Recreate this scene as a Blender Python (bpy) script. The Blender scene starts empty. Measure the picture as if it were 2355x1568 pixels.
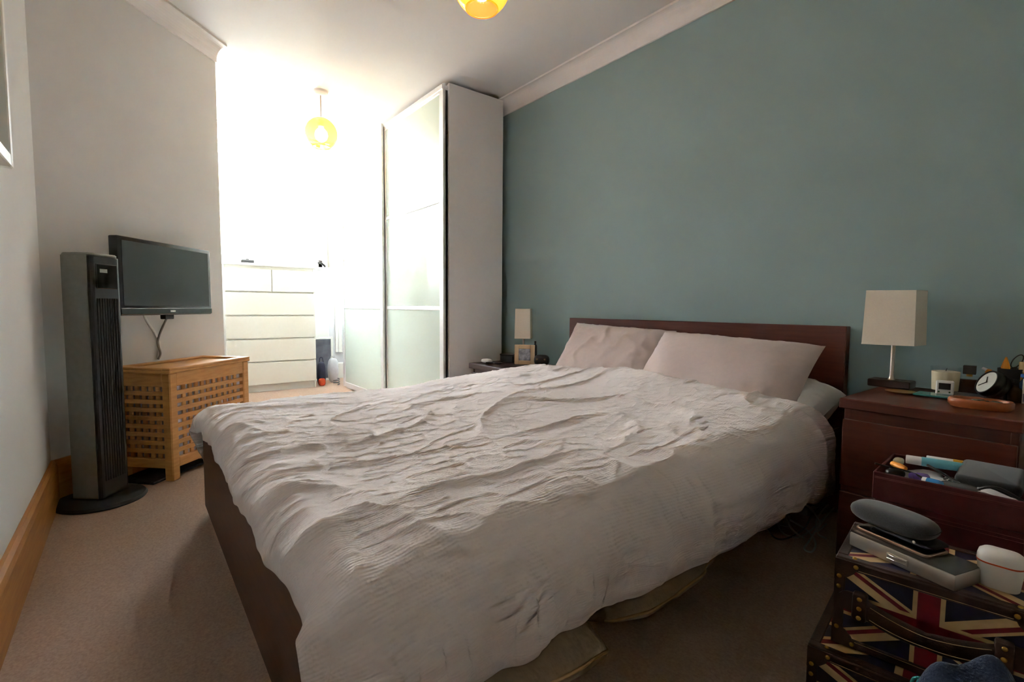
import bpy, bmesh, math, random
import numpy as np
from mathutils import Vector, Matrix, noise
random.seed(7)
R = math.radians
SC = bpy.context.scene
COL = SC.collection
# ------------------------------------------------------------------ camera
FPX, PITCH, ROLL, YAW, CAMH = 1124.37, .0684, -.0081, .9083, .8362
fwd = np.array([-math.sin(YAW), math.cos(YAW), 0.]); rgt = np.array([math.cos(YAW), math.sin(YAW), 0.]); upv = np.array([0, 0, 1.])
CF = fwd*math.cos(PITCH)-upv*math.sin(PITCH); CU = upv*math.cos(PITCH)+fwd*math.sin(PITCH)
c_, s_ = math.cos(ROLL), math.sin(ROLL)
CR2 = c_*rgt-s_*CU; CU2 = s_*rgt+c_*CU
CAM = np.array([0, 0, CAMH])
def on(px, py, ax, val):
    d = CF+CR2*(px-1177.5)/FPX-CU2*(py-784)/FPX
    return CAM+d*((val-CAM[ax])/d[ax])
def onl(px, py, P, n):
    d = CF+CR2*(px-1177.5)/FPX-CU2*(py-784)/FPX; n = np.array(n, float)
    return CAM+d*(((np.array(P)-CAM)@n)/(d@n))
cd = bpy.data.cameras.new('camera'); cam = bpy.data.objects.new('camera', cd); COL.objects.link(cam)
cd.sensor_width = 36; cd.lens = FPX/2355*36; cd.clip_start = .02
m = Matrix.Identity(4)
for i in range(3):
    m[i][0], m[i][1], m[i][2], m[i][3] = CR2[i], CU2[i], -CF[i], CAM[i]
cam.matrix_world = m
SC.camera = cam
# ------------------------------------------------------------------ world, light, exposure
w = bpy.data.worlds.new('sky'); SC.world = w; w.use_nodes = True
bg = w.node_tree.nodes['Background']; bg.inputs[0].default_value = (.90, .95, 1, 1); bg.inputs[1].default_value = 11.0
SC.view_settings.view_transform = 'Standard'; SC.view_settings.look = 'None'
SC.view_settings.exposure = 2.9; SC.view_settings.gamma = 1.0; SC.view_settings.use_curve_mapping = False
# no lamp objects: the room is lit by the sky through its sash window and by the bulbs of its two pendants

# ------------------------------------------------------------------ materials
MATS = {}
def s2l(c):
    return tuple(((v/255)/12.92 if v/255 <= .04045 else ((v/255+.055)/1.055)**2.4) for v in c)
def mat(name, rgb, rough=.6, var=.06, scale=40., bump=0., metal=0., spec=.5, stretch=(1, 1, 1), bscale=None, coat=0., trans=0., sheen=0., rgb2=None, detail=4.):
    if name in MATS: return MATS[name]
    M = bpy.data.materials.new(name); M.use_nodes = True; nt = M.node_tree; p = nt.nodes['Principled BSDF']
    c = s2l(rgb)
    tc = nt.nodes.new('ShaderNodeTexCoord'); mp = nt.nodes.new('ShaderNodeMapping'); mp.inputs['Scale'].default_value = stretch
    nt.links.new(tc.outputs['Object'], mp.inputs[0])
    nz = nt.nodes.new('ShaderNodeTexNoise'); nz.inputs['Scale'].default_value = scale; nz.inputs['Detail'].default_value = detail
    nt.links.new(mp.outputs[0], nz.inputs['Vector'])
    mx = nt.nodes.new('ShaderNodeMix'); mx.data_type = 'RGBA'
    c2 = s2l(rgb2) if rgb2 else tuple(min(1, v*(1+var)) for v in c)
    c1 = c if rgb2 else tuple(v*(1-var) for v in c)
    mx.inputs[6].default_value = (*c1, 1); mx.inputs[7].default_value = (*c2, 1)
    rp = nt.nodes.new('ShaderNodeMapRange'); rp.inputs[1].default_value = .3; rp.inputs[2].default_value = .7
    nt.links.new(nz.outputs['Fac'], rp.inputs[0]); nt.links.new(rp.outputs[0], mx.inputs[0])
    nt.links.new(mx.outputs[2], p.inputs['Base Color'])
    p.inputs['Roughness'].default_value = rough; p.inputs['Metallic'].default_value = metal
    p.inputs['Specular IOR Level'].default_value = spec
    p.inputs['Coat Weight'].default_value = coat
    p.inputs['Transmission Weight'].default_value = trans
    p.inputs['Sheen Weight'].default_value = sheen
    if bump:
        b = nt.nodes.new('ShaderNodeBump'); b.inputs['Strength'].default_value = bump; b.inputs['Distance'].default_value = .01
        src = nz
        if bscale:
            src = nt.nodes.new('ShaderNodeTexNoise'); src.inputs['Scale'].default_value = bscale; src.inputs['Detail'].default_value = 3
            nt.links.new(mp.outputs[0], src.inputs['Vector'])
        nt.links.new(src.outputs['Fac'], b.inputs['Height']); nt.links.new(b.outputs[0], p.inputs['Normal'])
    MATS[name] = M
    return M
def emis(name, rgb, strength):
    M = bpy.data.materials.new(name); M.use_nodes = True; nt = M.node_tree; nt.nodes.remove(nt.nodes['Principled BSDF'])
    e = nt.nodes.new('ShaderNodeEmission'); e.inputs[0].default_value = (*s2l(rgb), 1); e.inputs[1].default_value = strength
    nt.links.new(e.outputs[0], nt.nodes['Material Output'].inputs[0]); MATS[name] = M
    return M
def clear(name, tint, tint2=None, refl=.08, rough=.02, translucent=0., bump=0.):
    # thin glass: tinted see-through film with a mirror sheen
    M = bpy.data.materials.new(name); M.use_nodes = True; nt = M.node_tree; nt.nodes.remove(nt.nodes['Principled BSDF'])
    t = nt.nodes.new('ShaderNodeBsdfTransparent'); t.inputs[0].default_value = (*tint, 1)
    g = nt.nodes.new('ShaderNodeBsdfGlossy'); g.inputs['Roughness'].default_value = rough
    x = nt.nodes.new('ShaderNodeMixShader'); fr = nt.nodes.new('ShaderNodeMath'); fr.operation = 'MULTIPLY_ADD'; fr.inputs[1].default_value = .55; fr.inputs[2].default_value = .035
    lw = nt.nodes.new('ShaderNodeLayerWeight'); lw.inputs[0].default_value = .2; pw = nt.nodes.new('ShaderNodeMath'); pw.operation = 'POWER'; pw.inputs[1].default_value = 2.5
    nt.links.new(lw.outputs['Facing'], pw.inputs[0]); nt.links.new(pw.outputs[0], fr.inputs[0])
    if bump:
        v = nt.nodes.new('ShaderNodeTexVoronoi'); v.inputs['Scale'].default_value = 90; tc = nt.nodes.new('ShaderNodeTexCoord')
        nt.links.new(tc.outputs['Object'], v.inputs['Vector'])
        b = nt.nodes.new('ShaderNodeBump'); b.inputs['Strength'].default_value = bump; b.inputs['Distance'].default_value = .01
        nt.links.new(v.outputs['Distance'], b.inputs['Height']); nt.links.new(b.outputs[0], g.inputs['Normal'])
    base = t.outputs[0]
    if translucent:
        tr = nt.nodes.new('ShaderNodeBsdfTranslucent'); tr.inputs[0].default_value = (*(tint2 or tint), 1)
        df = nt.nodes.new('ShaderNodeBsdfDiffuse'); df.inputs[0].default_value = (*(tint2 or tint), 1)
        ad = nt.nodes.new('ShaderNodeMixShader'); ad.inputs[0].default_value = .35
        nt.links.new(tr.outputs[0], ad.inputs[1]); nt.links.new(df.outputs[0], ad.inputs[2])
        y = nt.nodes.new('ShaderNodeMixShader'); y.inputs[0].default_value = translucent
        nt.links.new(t.outputs[0], y.inputs[1]); nt.links.new(ad.outputs[0], y.inputs[2]); base = y.outputs[0]
    nt.links.new(fr.outputs[0], x.inputs[0]); nt.links.new(base, x.inputs[1]); nt.links.new(g.outputs[0], x.inputs[2])
    nt.links.new(x.outputs[0], nt.nodes['Material Output'].inputs[0]); MATS[name] = M
    return M
WALLW = mat('white_wall_paint', (226, 226, 226), .85, .015, 6, .05, bscale=300)
WALLB = mat('blue_wall_paint', (150, 176, 180), .8, .02, 5, .06, bscale=260)
CEIL = mat('ceiling_paint', (228, 229, 231), .9, .01, 5, .03, bscale=300)
PLASTER = mat('cornice_plaster', (240, 238, 240), .8, .01)
CARPET = mat('carpet_pile', (212, 163, 130), .95, .10, 170, .9, bscale=900, rgb2=(240, 203, 173), sheen=.3, detail=8)
PINE = mat('varnished_pine', (196, 132, 62), .42, .1, 9, .05, stretch=(1, 1, 9), rgb2=(176, 110, 46))
BIRCH = mat('honey_lattice_wood', (214, 158, 92), .5, .1, 14, .04, stretch=(1, 1, 6), rgb2=(196, 138, 74))
CHERRY = mat('red_brown_veneer', (98, 46, 32), .38, .1, 7, .02, stretch=(1, 12, 12), rgb2=(82, 36, 26))
WENGE = mat('dark_brown_veneer', (58, 36, 34), .4, .1, 7, .02, stretch=(1, 12, 12), rgb2=(48, 28, 27))
BEDBROWN = mat('bed_frame_veneer', (92, 62, 50), .5, .08, 6, .02, stretch=(1, 10, 10), rgb2=(82, 54, 44))
WHITELAM = mat('white_laminate', (236, 236, 238), .45, .01)
CREAM = mat('cream_white_lacquer', (228, 225, 214), .45, .01)
GLOSSW = mat('white_gloss_paint', (238, 236, 228), .35, .01)
ALU = mat('satin_aluminium', (222, 224, 226), .38, .03, 30, metal=.55)
BLACK = mat('black_plastic', (22, 22, 24), .35, .1)
BLACKM = mat('black_matt_plastic', (26, 26, 28), .6, .1)
SCREEN = mat('tv_screen', (8, 8, 10), .12, .0)
GREYM = mat('grey_silver_plastic', (132, 134, 128), .4, .06, metal=.3)
DGREY = mat('dark_grey_plastic', (60, 60, 62), .5)
WHITEP = mat('white_plastic', (235, 235, 235), .4, .01)
IVORY = mat('ivory_lampshade', (238, 230, 214), .85, .02, 200, .2, bscale=600)
BRASS = mat('aged_brass', (176, 140, 70), .35, .15, 60, metal=.9)
STEEL = mat('brushed_steel', (196, 188, 178), .32, .06, 50, metal=.9, stretch=(1, 30, 30))
TAUPE = mat('taupe_cotton', (208, 192, 188), .9, .02, 60, .25, bscale=450, sheen=.2)
WCOT = mat('white_cotton', (226, 226, 226), .9, .02, 60, .25, bscale=450, sheen=.2)
BEIGEF = mat('beige_bag_fabric', (168, 147, 123), .9, .06, 30, .8, bscale=28)
FELT = mat('charcoal_felt', (48, 50, 54), .95, .3, 500, .25, bscale=1500, sheen=.4)
LEATH = mat('oxblood_leather', (88, 34, 35), .45, .15, 60, .10, bscale=420)
DLEATH = mat('dark_brown_leather', (58, 38, 31), .42, .25, 40, .12, bscale=300)
NAVY = mat('navy_print', (34, 34, 62), .5, .3, 30)
REDP = mat('crimson_print', (122, 26, 40), .5, .2, 30)
CREAMP = mat('aged_cream_print', (216, 182, 130), .5, .12, 30)
STITCH = mat('cream_thread', (196, 168, 120), .8)
GLASS = clear('clear_glass', (.97, .98, .98))
PANE = clear('window_glass', (.96, .98, .98))
AMBER = clear('amber_ribbed_glass', (.99, .74, .34), (.98, .46, .07), translucent=.45, bump=.15)
DGLASS = mat('frosted_green_glass', (192, 205, 196), .06, .02, 3, spec=.6)

# ------------------------------------------------------------------ mesh helpers
def mesh_obj(name, verts, faces, M, parent=None, loc=(0, 0, 0), rot=(0, 0, 0), smooth=False, mats=None, mi=None):
    me = bpy.data.meshes.new(name); me.from_pydata([tuple(v) for v in verts], [], faces)
    for x in (mats or [M]): me.materials.append(x)
    if mi is not None: me.polygons.foreach_set('material_index', mi)
    if smooth: me.polygons.foreach_set('use_smooth', [True]*len(me.polygons))
    me.update()
    o = bpy.data.objects.new(name, me); COL.objects.link(o); o.location = loc; o.rotation_euler = rot
    if parent: o.parent = parent
    return o
def bm_obj(name, bm, M, parent=None, loc=(0, 0, 0), rot=(0, 0, 0), smooth=False):
    bmesh.ops.recalc_face_normals(bm, faces=bm.faces)
    me = bpy.data.meshes.new(name); bm.to_mesh(me); bm.free(); me.materials.append(M)
    if smooth:
        me.polygons.foreach_set('use_smooth', [True]*len(me.polygons)); me.set_sharp_from_angle(angle=R(40))
    o = bpy.data.objects.new(name, me); COL.objects.link(o); o.location = loc; o.rotation_euler = rot
    if parent: o.parent = parent
    return o
def tag(o, label, cat, group=None):
    o['label'] = label; o['category'] = cat
    if group: o['group'] = group
    return o
def struct(o): o['kind'] = 'structure'; return o
def thing(name, label, cat, loc=(0, 0, 0), rz=0, group=None):
    o = bpy.data.objects.new(name, None); COL.objects.link(o); o.empty_display_size = .05
    o.location = loc; o.rotation_euler = (0, 0, rz)
    return tag(o, label, cat, group)
def box(name, c, s, M, parent=None, bev=.002, rot=(0, 0, 0), seg=1):
    bm = bmesh.new(); bmesh.ops.create_cube(bm, size=1)
    for v in bm.verts: v.co = Vector((v.co.x*s[0], v.co.y*s[1], v.co.z*s[2]))
    if bev: bmesh.ops.bevel(bm, geom=bm.edges[:], offset=min(bev, min(s)*.45), segments=seg, affect='EDGES', profile=.5)
    return bm_obj(name, bm, M, parent, c, rot, smooth=seg > 1)
def box2(name, a, b, M, parent=None, bev=.002, seg=1):
    return box(name, [(a[i]+b[i])/2 for i in range(3)], [abs(b[i]-a[i]) for i in range(3)], M, parent, bev, seg=seg)
def lathe(name, prof, M, parent=None, loc=(0, 0, 0), rot=(0, 0, 0), seg=32, sx=1., sy=1.):
    V, F = [], []; n = len(prof)
    for k in range(seg):
        a = 2*math.pi*k/seg
        for r, z in prof: V.append((r*math.cos(a)*sx, r*math.sin(a)*sy, z))
    for k in range(seg):
        for i in range(n-1):
            F.append((k*n+i, ((k+1) % seg)*n+i, ((k+1) % seg)*n+i+1, k*n+i+1))
    bm = bmesh.new(); vs = [bm.verts.new(v) for v in V]
    for f in F:
        try: bm.faces.new([vs[i] for i in f])
        except ValueError: pass
    bmesh.ops.remove_doubles(bm, verts=bm.verts, dist=1e-6)
    return bm_obj(name, bm, M, parent, loc, rot, smooth=True)
def prism(name, poly, h, M, parent=None, loc=(0, 0, 0), rot=(0, 0, 0), bev=0., smooth=False, seg=1):
    bm = bmesh.new(); f = bm.faces.new([bm.verts.new((x, y, 0)) for x, y in poly])
    r = bmesh.ops.extrude_face_region(bm, geom=[f])
    for v in r['geom']:
        if isinstance(v, bmesh.types.BMVert): v.co.z += h
    if bev:
        es = [e for e in bm.edges if abs(e.verts[0].co.z-e.verts[1].co.z) < 1e-6]
        bmesh.ops.bevel(bm, geom=es, offset=bev, segments=seg, affect='EDGES', profile=.5)
    return bm_obj(name, bm, M, parent, loc, rot, smooth)
def rrect(w, d, r, n=6):
    out = []
    for cx, cy, a0 in ((w/2-r, d/2-r, 0), (-w/2+r, d/2-r, 90), (-w/2+r, -d/2+r, 180), (w/2-r, -d/2+r, 270)):
        for k in range(n+1):
            a = R(a0+90*k/n); out.append((cx+r*math.cos(a), cy+r*math.sin(a)))
    return out
def crom(P, n=8, closed=False):
    P = [Vector(p) for p in P]; out = []
    N = len(P); rng = range(N if closed else N-1)
    for i in rng:
        if closed: a, b, c, d = P[i-1], P[i], P[(i+1) % N], P[(i+2) % N]
        else: a, b, c, d = P[max(i-1, 0)], P[i], P[i+1], P[min(i+2, N-1)]
        for k in range(n):
            t = k/n
            out.append(.5*((2*b)+(c-a)*t+(2*a-5*b+4*c-d)*t*t+(3*b-a-3*c+d)*t**3))
    if not closed: out.append(P[-1])
    return out
def tube(name, P, r, M, parent=None, seg=8, n=8, closed=False, smooth_path=True):
    pts = crom(P, n, closed) if smooth_path else [Vector(p) for p in P]
    V, F = [], []; N = len(pts); up = Vector((0, 0, 1)); prev = None
    for i, p in enumerate(pts):
        if closed: t = pts[(i+1) % N]-pts[i-1]
        else: t = pts[min(i+1, N-1)]-pts[max(i-1, 0)]
        t.normalize()
        if prev is None:
            a = t.cross(up)
            if a.length < .1: a = t.cross(Vector((1, 0, 0)))
        else: a = prev-t*prev.dot(t)
        a.normalize(); prev = a; b = t.cross(a)
        for k in range(seg):
            q = 2*math.pi*k/seg; V.append(p+(a*math.cos(q)+b*math.sin(q))*r)
    for i in range(N if closed else N-1):
        for k in range(seg):
            j = (i+1) % N
            F.append((i*seg+k, i*seg+(k+1) % seg, j*seg+(k+1) % seg, j*seg+k))
    if not closed:
        F.append(tuple(range(seg))[::-1]); F.append(tuple((N-1)*seg+k for k in range(seg)))
    return mesh_obj(name, V, F, M, parent, smooth=True)
def ring_loft(name, rings, M, parent=None, loc=(0, 0, 0), rot=(0, 0, 0)):
    # closed loft through rings of equal point count, capped
    V = [p for r in rings for p in r]; n = len(rings[0]); F = []
    for i in range(len(rings)-1):
        for k in range(n): F.append((i*n+k, i*n+(k+1) % n, (i+1)*n+(k+1) % n, (i+1)*n+k))
    F.append(tuple(range(n))[::-1]); F.append(tuple((len(rings)-1)*n+k for k in range(n)))
    o = mesh_obj(name, V, F, M, parent, loc, rot, smooth=True); o.data.set_sharp_from_angle(angle=R(45)); return o
def puff(name, poly_fn, h, M, parent=None, loc=(0, 0, 0), rot=(0, 0, 0), n=48, rings=7, flat=.0):
    # soft domed slab: outline poly_fn(a)->(x,y), rounded like a pebble
    V, F = [], []; prof = []
    for k in range(rings*2+1):
        a = -math.pi/2+math.pi*k/(rings*2); prof.append((max(math.cos(a), 0)**.6, h/2*(1+math.copysign(abs(math.sin(a))**.8, math.sin(a)))))
    for sc, z in prof[1:-1]:
        for i in range(n):
            x, y = poly_fn(2*math.pi*i/n); V.append((x*sc, y*sc, z))
    m_ = len(prof)-2
    for j in range(m_-1):
        for i in range(n): F.append((j*n+i, j*n+(i+1) % n, (j+1)*n+(i+1) % n, (j+1)*n+i))
    V.append((0, 0, 0)); V.append((0, 0, h))
    for i in range(n):
        F.append(((i+1) % n, i, len(V)-2)); F.append(((m_-1)*n+i, (m_-1)*n+(i+1) % n, len(V)-1))
    return mesh_obj(name, V, F, M, parent, loc, rot, smooth=True)
def sell(a, b, e=2.):
    f = lambda t: (a*math.copysign(abs(math.cos(t))**(2/e), math.cos(t)), b*math.copysign(abs(math.sin(t))**(2/e), math.sin(t)))
    return f

# ------------------------------------------------------------------ the room
YB, YL, XW, XR, ZC = 2.30, -.285, -5.72, 1.45, 2.385
W0 = (-2.77, YL); W1 = (-3.50, .455)
ZW = 2.67            # the ceiling rises to the head of the tall window
def slab(name, pts, M, kind=True):
    o = mesh_obj(name, pts, [tuple(range(len(pts)))], M); return struct(o)
floor = struct(box2('floor', (XW-.3, YL-.2, -.1), (XR+.2, YB+.2, 0), CARPET, bev=0))
def ceil_mesh():
    xs = [XR+.2, -3.75, XW-.05]; zs = [ZC, ZC, ZW]
    V = []; F = []
    for x, z in zip(xs, zs):
        V += [(x, YL-.2, z), (x, YB+.2, z), (x, YB+.2, z+.12), (x, YL-.2, z+.12)]
    for i in range(2):
        a, b = i*4, i*4+4
        for k in range(4): F.append((a+k, b+k, b+(k+1) % 4, a+(k+1) % 4))
    F += [(3, 2, 1, 0), (8, 9, 10, 11)]
    return struct(mesh_obj('ceiling', V, F, CEIL))
ceil_mesh()
struct(box2('wall_back', (XW-.3, YB, -.05), (XR+.2, YB+.15, ZW+.1), WALLB, bev=0))
struct(box2('wall_left', (W0[0], YL-.15, -.05), (XR+.2, YL, ZC+.1), WALLW, bev=0))
struct(box2('wall_right', (XR, YL-.15, -.05), (XR+.15, YB+.1, ZC+.1), WALLW, bev=0))
# diagonal chimney-breast wall carrying the TV, with its return into the window alcove
prism('wall_diagonal', [W0, W1, (W1[0]-.02, W1[1]+.0), (XW-.3, W1[1]), (XW-.3, YL-.15), (W0[0], YL-.15)][::-1], ZW+.15, WALLW, loc=(0, 0, -.05))
struct(bpy.data.objects['wall_diagonal'])
# window wall: pieces around the opening
WY0, WY1, WZ0, WZ1 = .60, 1.79, 1.27, 2.65
wv = thing('wall_window', 'white end wall around the tall sash window', 'wall'); del wv['category'], wv['label']; struct(wv)
for a, b in (((XW-.3, W1[1], -.05), (XW, YB, WZ0)), ((XW-.3, W1[1], WZ0), (XW, WY0, ZW+.1)), ((XW-.3, WY1+.07, WZ0), (XW, YB, ZW+.1)), ((XW-.3, WY0, WZ1), (XW, WY1, ZW+.1))):
    box2('wall_section', a, b, WALLW, wv, bev=0)
# sash window
win = thing('window_1', '', ''); del win['category'], win['label']; struct(win)
xf = XW-.10
for a, b in (((xf-.06, WY0, WZ0), (xf, WY0+.06, WZ1)), ((xf-.06, WY1-.075, WZ0), (xf, WY1, WZ1)), ((xf-.06, WY0, WZ1-.03), (xf, WY1, WZ1)), ((xf-.06, WY0, WZ0), (xf, WY1, WZ0+.09))):
    box2('window_frame', a, b, GLOSSW, win, .004)
rv = prism('reveal', [(XW-.3, WY1), (xf-.06, WY1), (XW, WY1+.07), (XW-.3, WY1+.07)], WZ1-WZ0, GLOSSW, win, (0, 0, WZ0))
box2('sash_channel', (xf, WY1-.03, WZ0), (XW, WY1, WZ1), GLOSSW, win, .003)
for y in (.916, 1.298): box2('glazing_bar', (xf-.045, y-.011, WZ0+.09), (xf-.012, y+.011, WZ1-.03), GLOSSW, win, .003)
box2('meeting_rail', (xf-.05, WY0+.06, 2.045), (xf-.008, WY1-.075, 2.072), GLOSSW, win, .003)
ys = [WY0+.06, .905, .927, 1.287, 1.309, WY1-.075]
for k in range(3):
    for z0, z1 in ((WZ0+.09, 2.045), (2.072, WZ1-.03)):
        box2('pane', (xf-.034, ys[2*k], z0), (xf-.030, ys[2*k+1], z1), PANE, win, 0)
box2('sill', (XW-.12, WY0-.04, WZ0-.03), (XW+.03, WY1+.05, WZ0), GLOSSW, win, .006)
for a, b in (((XW, WY1+.07, .30), (XW+.025, WY1+.14, WZ1+.02)), ((XW, WY1+.10, .30), (XW+.04, WY1+.14, WZ1+.02))):
    box2('casing', a, b, GLOSSW, win, .004)
box2('apron_panel', (XW, 1.50, .48), (XW+.02, WY1, WZ0-.03), GLOSSW, win, .004)
# cornices
def cove(name, A, B, nrm, drop=.085, proj=.08, z=ZC):
    prof = [(0, -drop-.012), (.010, -drop-.012), (.010, -drop)]+[(.010+(proj-.02)*(1-math.cos(R(90*k/8))), -drop+(drop-.012)*math.sin(R(90*k/8))) for k in range(1, 9)]+[(proj, -.012), (proj, 0), (0, 0)]
    V = []; n = len(prof)
    for P in (A, B):
        for d, h in prof: V.append((P[0]+nrm[0]*d, P[1]+nrm[1]*d, z+h))
    F = [(k, (k+1) % n, n+(k+1) % n, n+k) for k in range(n)]+[tuple(range(n))[::-1], tuple(range(n, 2*n))]
    return struct(mesh_obj(name, V, F, PLASTER))
cove('trim_1', (-3.2, YB), (XR, YB), (0, -1))
dn = Vector((W1[1]-W0[1], -(W1[0]-W0[0]))).normalized()
cove('trim_2', W0, W1, (dn.x, dn.y))
cove('trim_3', (W0[0], YL), (XR, YL), (0, 1))
# skirting boards
def skirt(name, A, B, nrm, h=.18, t=.022, M=PINE):
    prof = [(0, 0), (t, 0), (t, h-.03), (t*.8, h-.012), (t*.45, h), (0, h)]
    V = []; n = len(prof)
    for P in (A, B):
        for d, z in prof: V.append((P[0]+nrm[0]*d, P[1]+nrm[1]*d, z))
    F = [(k, (k+1) % n, n+(k+1) % n, n+k) for k in range(n)]+[tuple(range(n))[::-1], tuple(range(n, 2*n))]
    return struct(mesh_obj(name, V, F, M))
skirt('baseboard_left', (W0[0]-.01, YL), (XR, YL), (0, 1))
skirt('baseboard_diagonal', W0, W1, (dn.x, dn.y))
skirt('baseboard_back', (-2.9, YB), (XR, YB), (0, -1), M=GLOSSW)
skirt('baseboard_window', (XW, W1[1]), (XW, YB), (1, 0), M=GLOSSW)
# the brick house across the yard (shows in the mirror of the wardrobe glass)
def brickmat():
    M = bpy.data.materials.new('stock_brick'); M.use_nodes = True; nt = M.node_tree; p = nt.nodes['Principled BSDF']
    b = nt.nodes.new('ShaderNodeTexBrick'); b.inputs['Scale'].default_value = 4.5
    b.inputs['Color1'].default_value = (*s2l((216, 188, 146)), 1); b.inputs['Color2'].default_value = (*s2l((194, 160, 116)), 1); b.inputs['Mortar'].default_value = (*s2l((200, 190, 176)), 1)
    tc = nt.nodes.new('ShaderNodeTexCoord'); mp = nt.nodes.new('ShaderNodeMapping'); mp.inputs['Rotation'].default_value = (0, R(90), R(90))
    nt.links.new(tc.outputs['Object'], mp.inputs[0]); nt.links.new(mp.outputs[0], b.inputs['Vector'])
    nt.links.new(b.outputs['Color'], p.inputs['Base Color']); p.inputs['Roughness'].default_value = .9
    return M
hb = thing('brick_house', 'yellow brick house seen mirrored in the wardrobe glass', 'house', (-11, -1, -3))
box2('brick_wall', (-.4, -5, 0), (0, 4, 6.5), brickmat(), hb, 0)
box2('roof_edge', (-.6, -5, 6.5), (.15, 4, 6.7), mat('slate', (96, 98, 104), .7), hb, 0)
for y in (-1.6, .9):
    f = box2('house_window', (-.05, y, 3.2), (.03, y+.9, 4.9), GLOSSW, hb, .01); box2('pane', (.03, y+.07, 3.27), (.04, y+.83, 4.83), mat('dark_pane', (60, 74, 84), .1), f, 0)
    f.children[0].location -= f.location

# ------------------------------------------------------------------ bed
XH0, XH1, YHB, YF = -2.273, -.714, 2.2435, .21
bed = thing('bed', 'red-brown wooden double bed with a low headboard against the blue wall', 'bed')
box2('headboard', (XH0, YHB, .02), (XH1, YB-.012, .772), CHERRY, bed, .003)
box2('footboard', (XH0, YF, .03), (XH1, YF+.03, .37), BEDBROWN, bed, .003)
for x in (XH0, XH1-.03): box2('side_rail', (x, YF+.03, .19), (x+.03, YHB, .37), BEDBROWN, bed, .003)
for k in range(12): box2('slat', (XH0+.04, .34+k*.155, .27), (XH1-.04, .42+k*.155, .285), BIRCH, bed, .002)
box2('midbeam', (-1.52, YF+.03, .22), (-1.46, YHB, .27), DGREY, bed, .003)
mt = box2('mattress', (XH0+.045, YF+.05, .285), (XH1-.045, YHB-.02, .388), WCOT, None, .05, 4)
tag(mt, 'white mattress lying in the wooden bed frame under the duvet', 'mattress')

# ---------------- duvet: a cloth settled on the bed (position based dynamics), then given body and creases
def sim_duvet():
    nx, ny = 104, 98
    x0, x1, y0, y1 = -2.43, -.505, .175, 1.95
    U, Vv = np.meshgrid(np.linspace(0, 1, nx), np.linspace(0, 1, ny), indexing='ij')
    X = np.stack([x0+(x1-x0)*U, y0+(y1-y0)*Vv, .62+0*U], -1)
    X[..., 0] += .09*np.clip(U*2-1, 0, 1)*Vv**2; X[..., 1] += .05*U**3*Vv**3   # the cover is pulled out toward the bedside chest
    rs = np.random.RandomState(3)
    X[..., 2] += .01*rs.rand(nx, ny)
    # a slightly skewed lie: head edge drops toward the bedside table
    rest = X.copy(); rest[..., 2] = 0
    rest[..., 0] *= 1.012; rest[..., 1] *= 1.010
    vel = np.zeros_like(X)
    bx0, bx1, by0, by1 = XH0-.02, XH1+.05, YF-.022, 2.3
    def top(x, y):
        xn = np.clip((x-bx0)/(bx1-bx0), 0, 1); yn = np.clip((y-by0)/1.8, 0, 1)
        return .397+.060*(1-(2*xn-1)**4)*(.25+.75*yn**3)+.055*yn**4+.018*np.sin(5.1*x+2.3*y+1.)*np.sin(4.3*y-1.7*x)
    rad = .085; off = .008
    def collide(X, Xp):
        x, y, z = X[..., 0], X[..., 1], X[..., 2]
        t = top(x, y)
        # rounded box sdf
        cx, cy = (bx0+bx1)/2, (by0+by1)/2
        qx = np.abs(x-cx)-((bx1-bx0)/2-rad); qy = np.abs(y-cy)-((by1-by0)/2-rad); qz = z-(t-rad)
        mx, my, mz = np.maximum(qx, 0), np.maximum(qy, 0), np.maximum(qz, 0)
        L = np.sqrt(mx*mx+my*my+mz*mz)
        ins = np.minimum(np.maximum(np.maximum(qx, qy), qz), 0)
        d = L+ins-rad
        gx, gy, gz = np.sign(x-cx)*mx, np.sign(y-cy)*my, mz
        deep = L < 1e-6
        n = np.stack([gx, gy, gz], -1)/np.maximum(L, 1e-6)[..., None]
        n[deep] = (0, 0, 1)
        pen = np.where(d < off, off-d, 0)
        X = X+n*pen[..., None]
        # friction
        hit = pen > 0; mv = X-Xp; mvn = (mv*n).sum(-1, keepdims=True)*n; mt_ = mv-mvn
        X = np.where(hit[..., None], X-.8*mt_, X)
        X[..., 2] = np.maximum(X[..., 2], .015)
        return X
    def con(X, sl_a, sl_b, L0, k):
        d = X[sl_b]-X[sl_a]; L = np.sqrt((d*d).sum(-1))+1e-9
        c = (k*.5*(L-L0)/L)[..., None]*d
        X[sl_a] += c; X[sl_b] -= c
    cons = []
    def add(di, dj, k):
        sets = []          # red-black sets keep the vectorised updates independent
        ii, jj = np.meshgrid(np.arange(nx-di), np.arange(max(0, -dj), ny-max(0, dj)), indexing='ij')
        if di: par = (ii//di) % 2
        else: par = (jj//abs(dj)) % 2
        for q in range(2):
            m_ = par == q
            a = (ii[m_], jj[m_]); b = (ii[m_]+di, jj[m_]+dj)
            L0 = np.sqrt(((rest[b]-rest[a])**2).sum(-1)); sets.append((a, b, L0, k))
        cons.extend(sets)
    add(1, 0, 1.); add(0, 1, 1.); add(1, 1, .5); add(1, -1, .5); add(3, 0, .10); add(0, 3, .10)
    dt = 1/50
    for st in range(190):
        vel[..., 2] -= 2.2*dt; vel *= .97
        Xp = X.copy(); X = X+vel*dt
        for it in range(9):
            for c in cons: con(X, *c)
            X = collide(X, Xp) if it % 3 == 0 or it == 8 else X
        vel = (X-Xp)/dt; sp = np.sqrt((vel**2).sum(-1, keepdims=True)); vel *= np.minimum(1, 2.5/np.maximum(sp, 1e-6))
    return X, U, Vv
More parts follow.
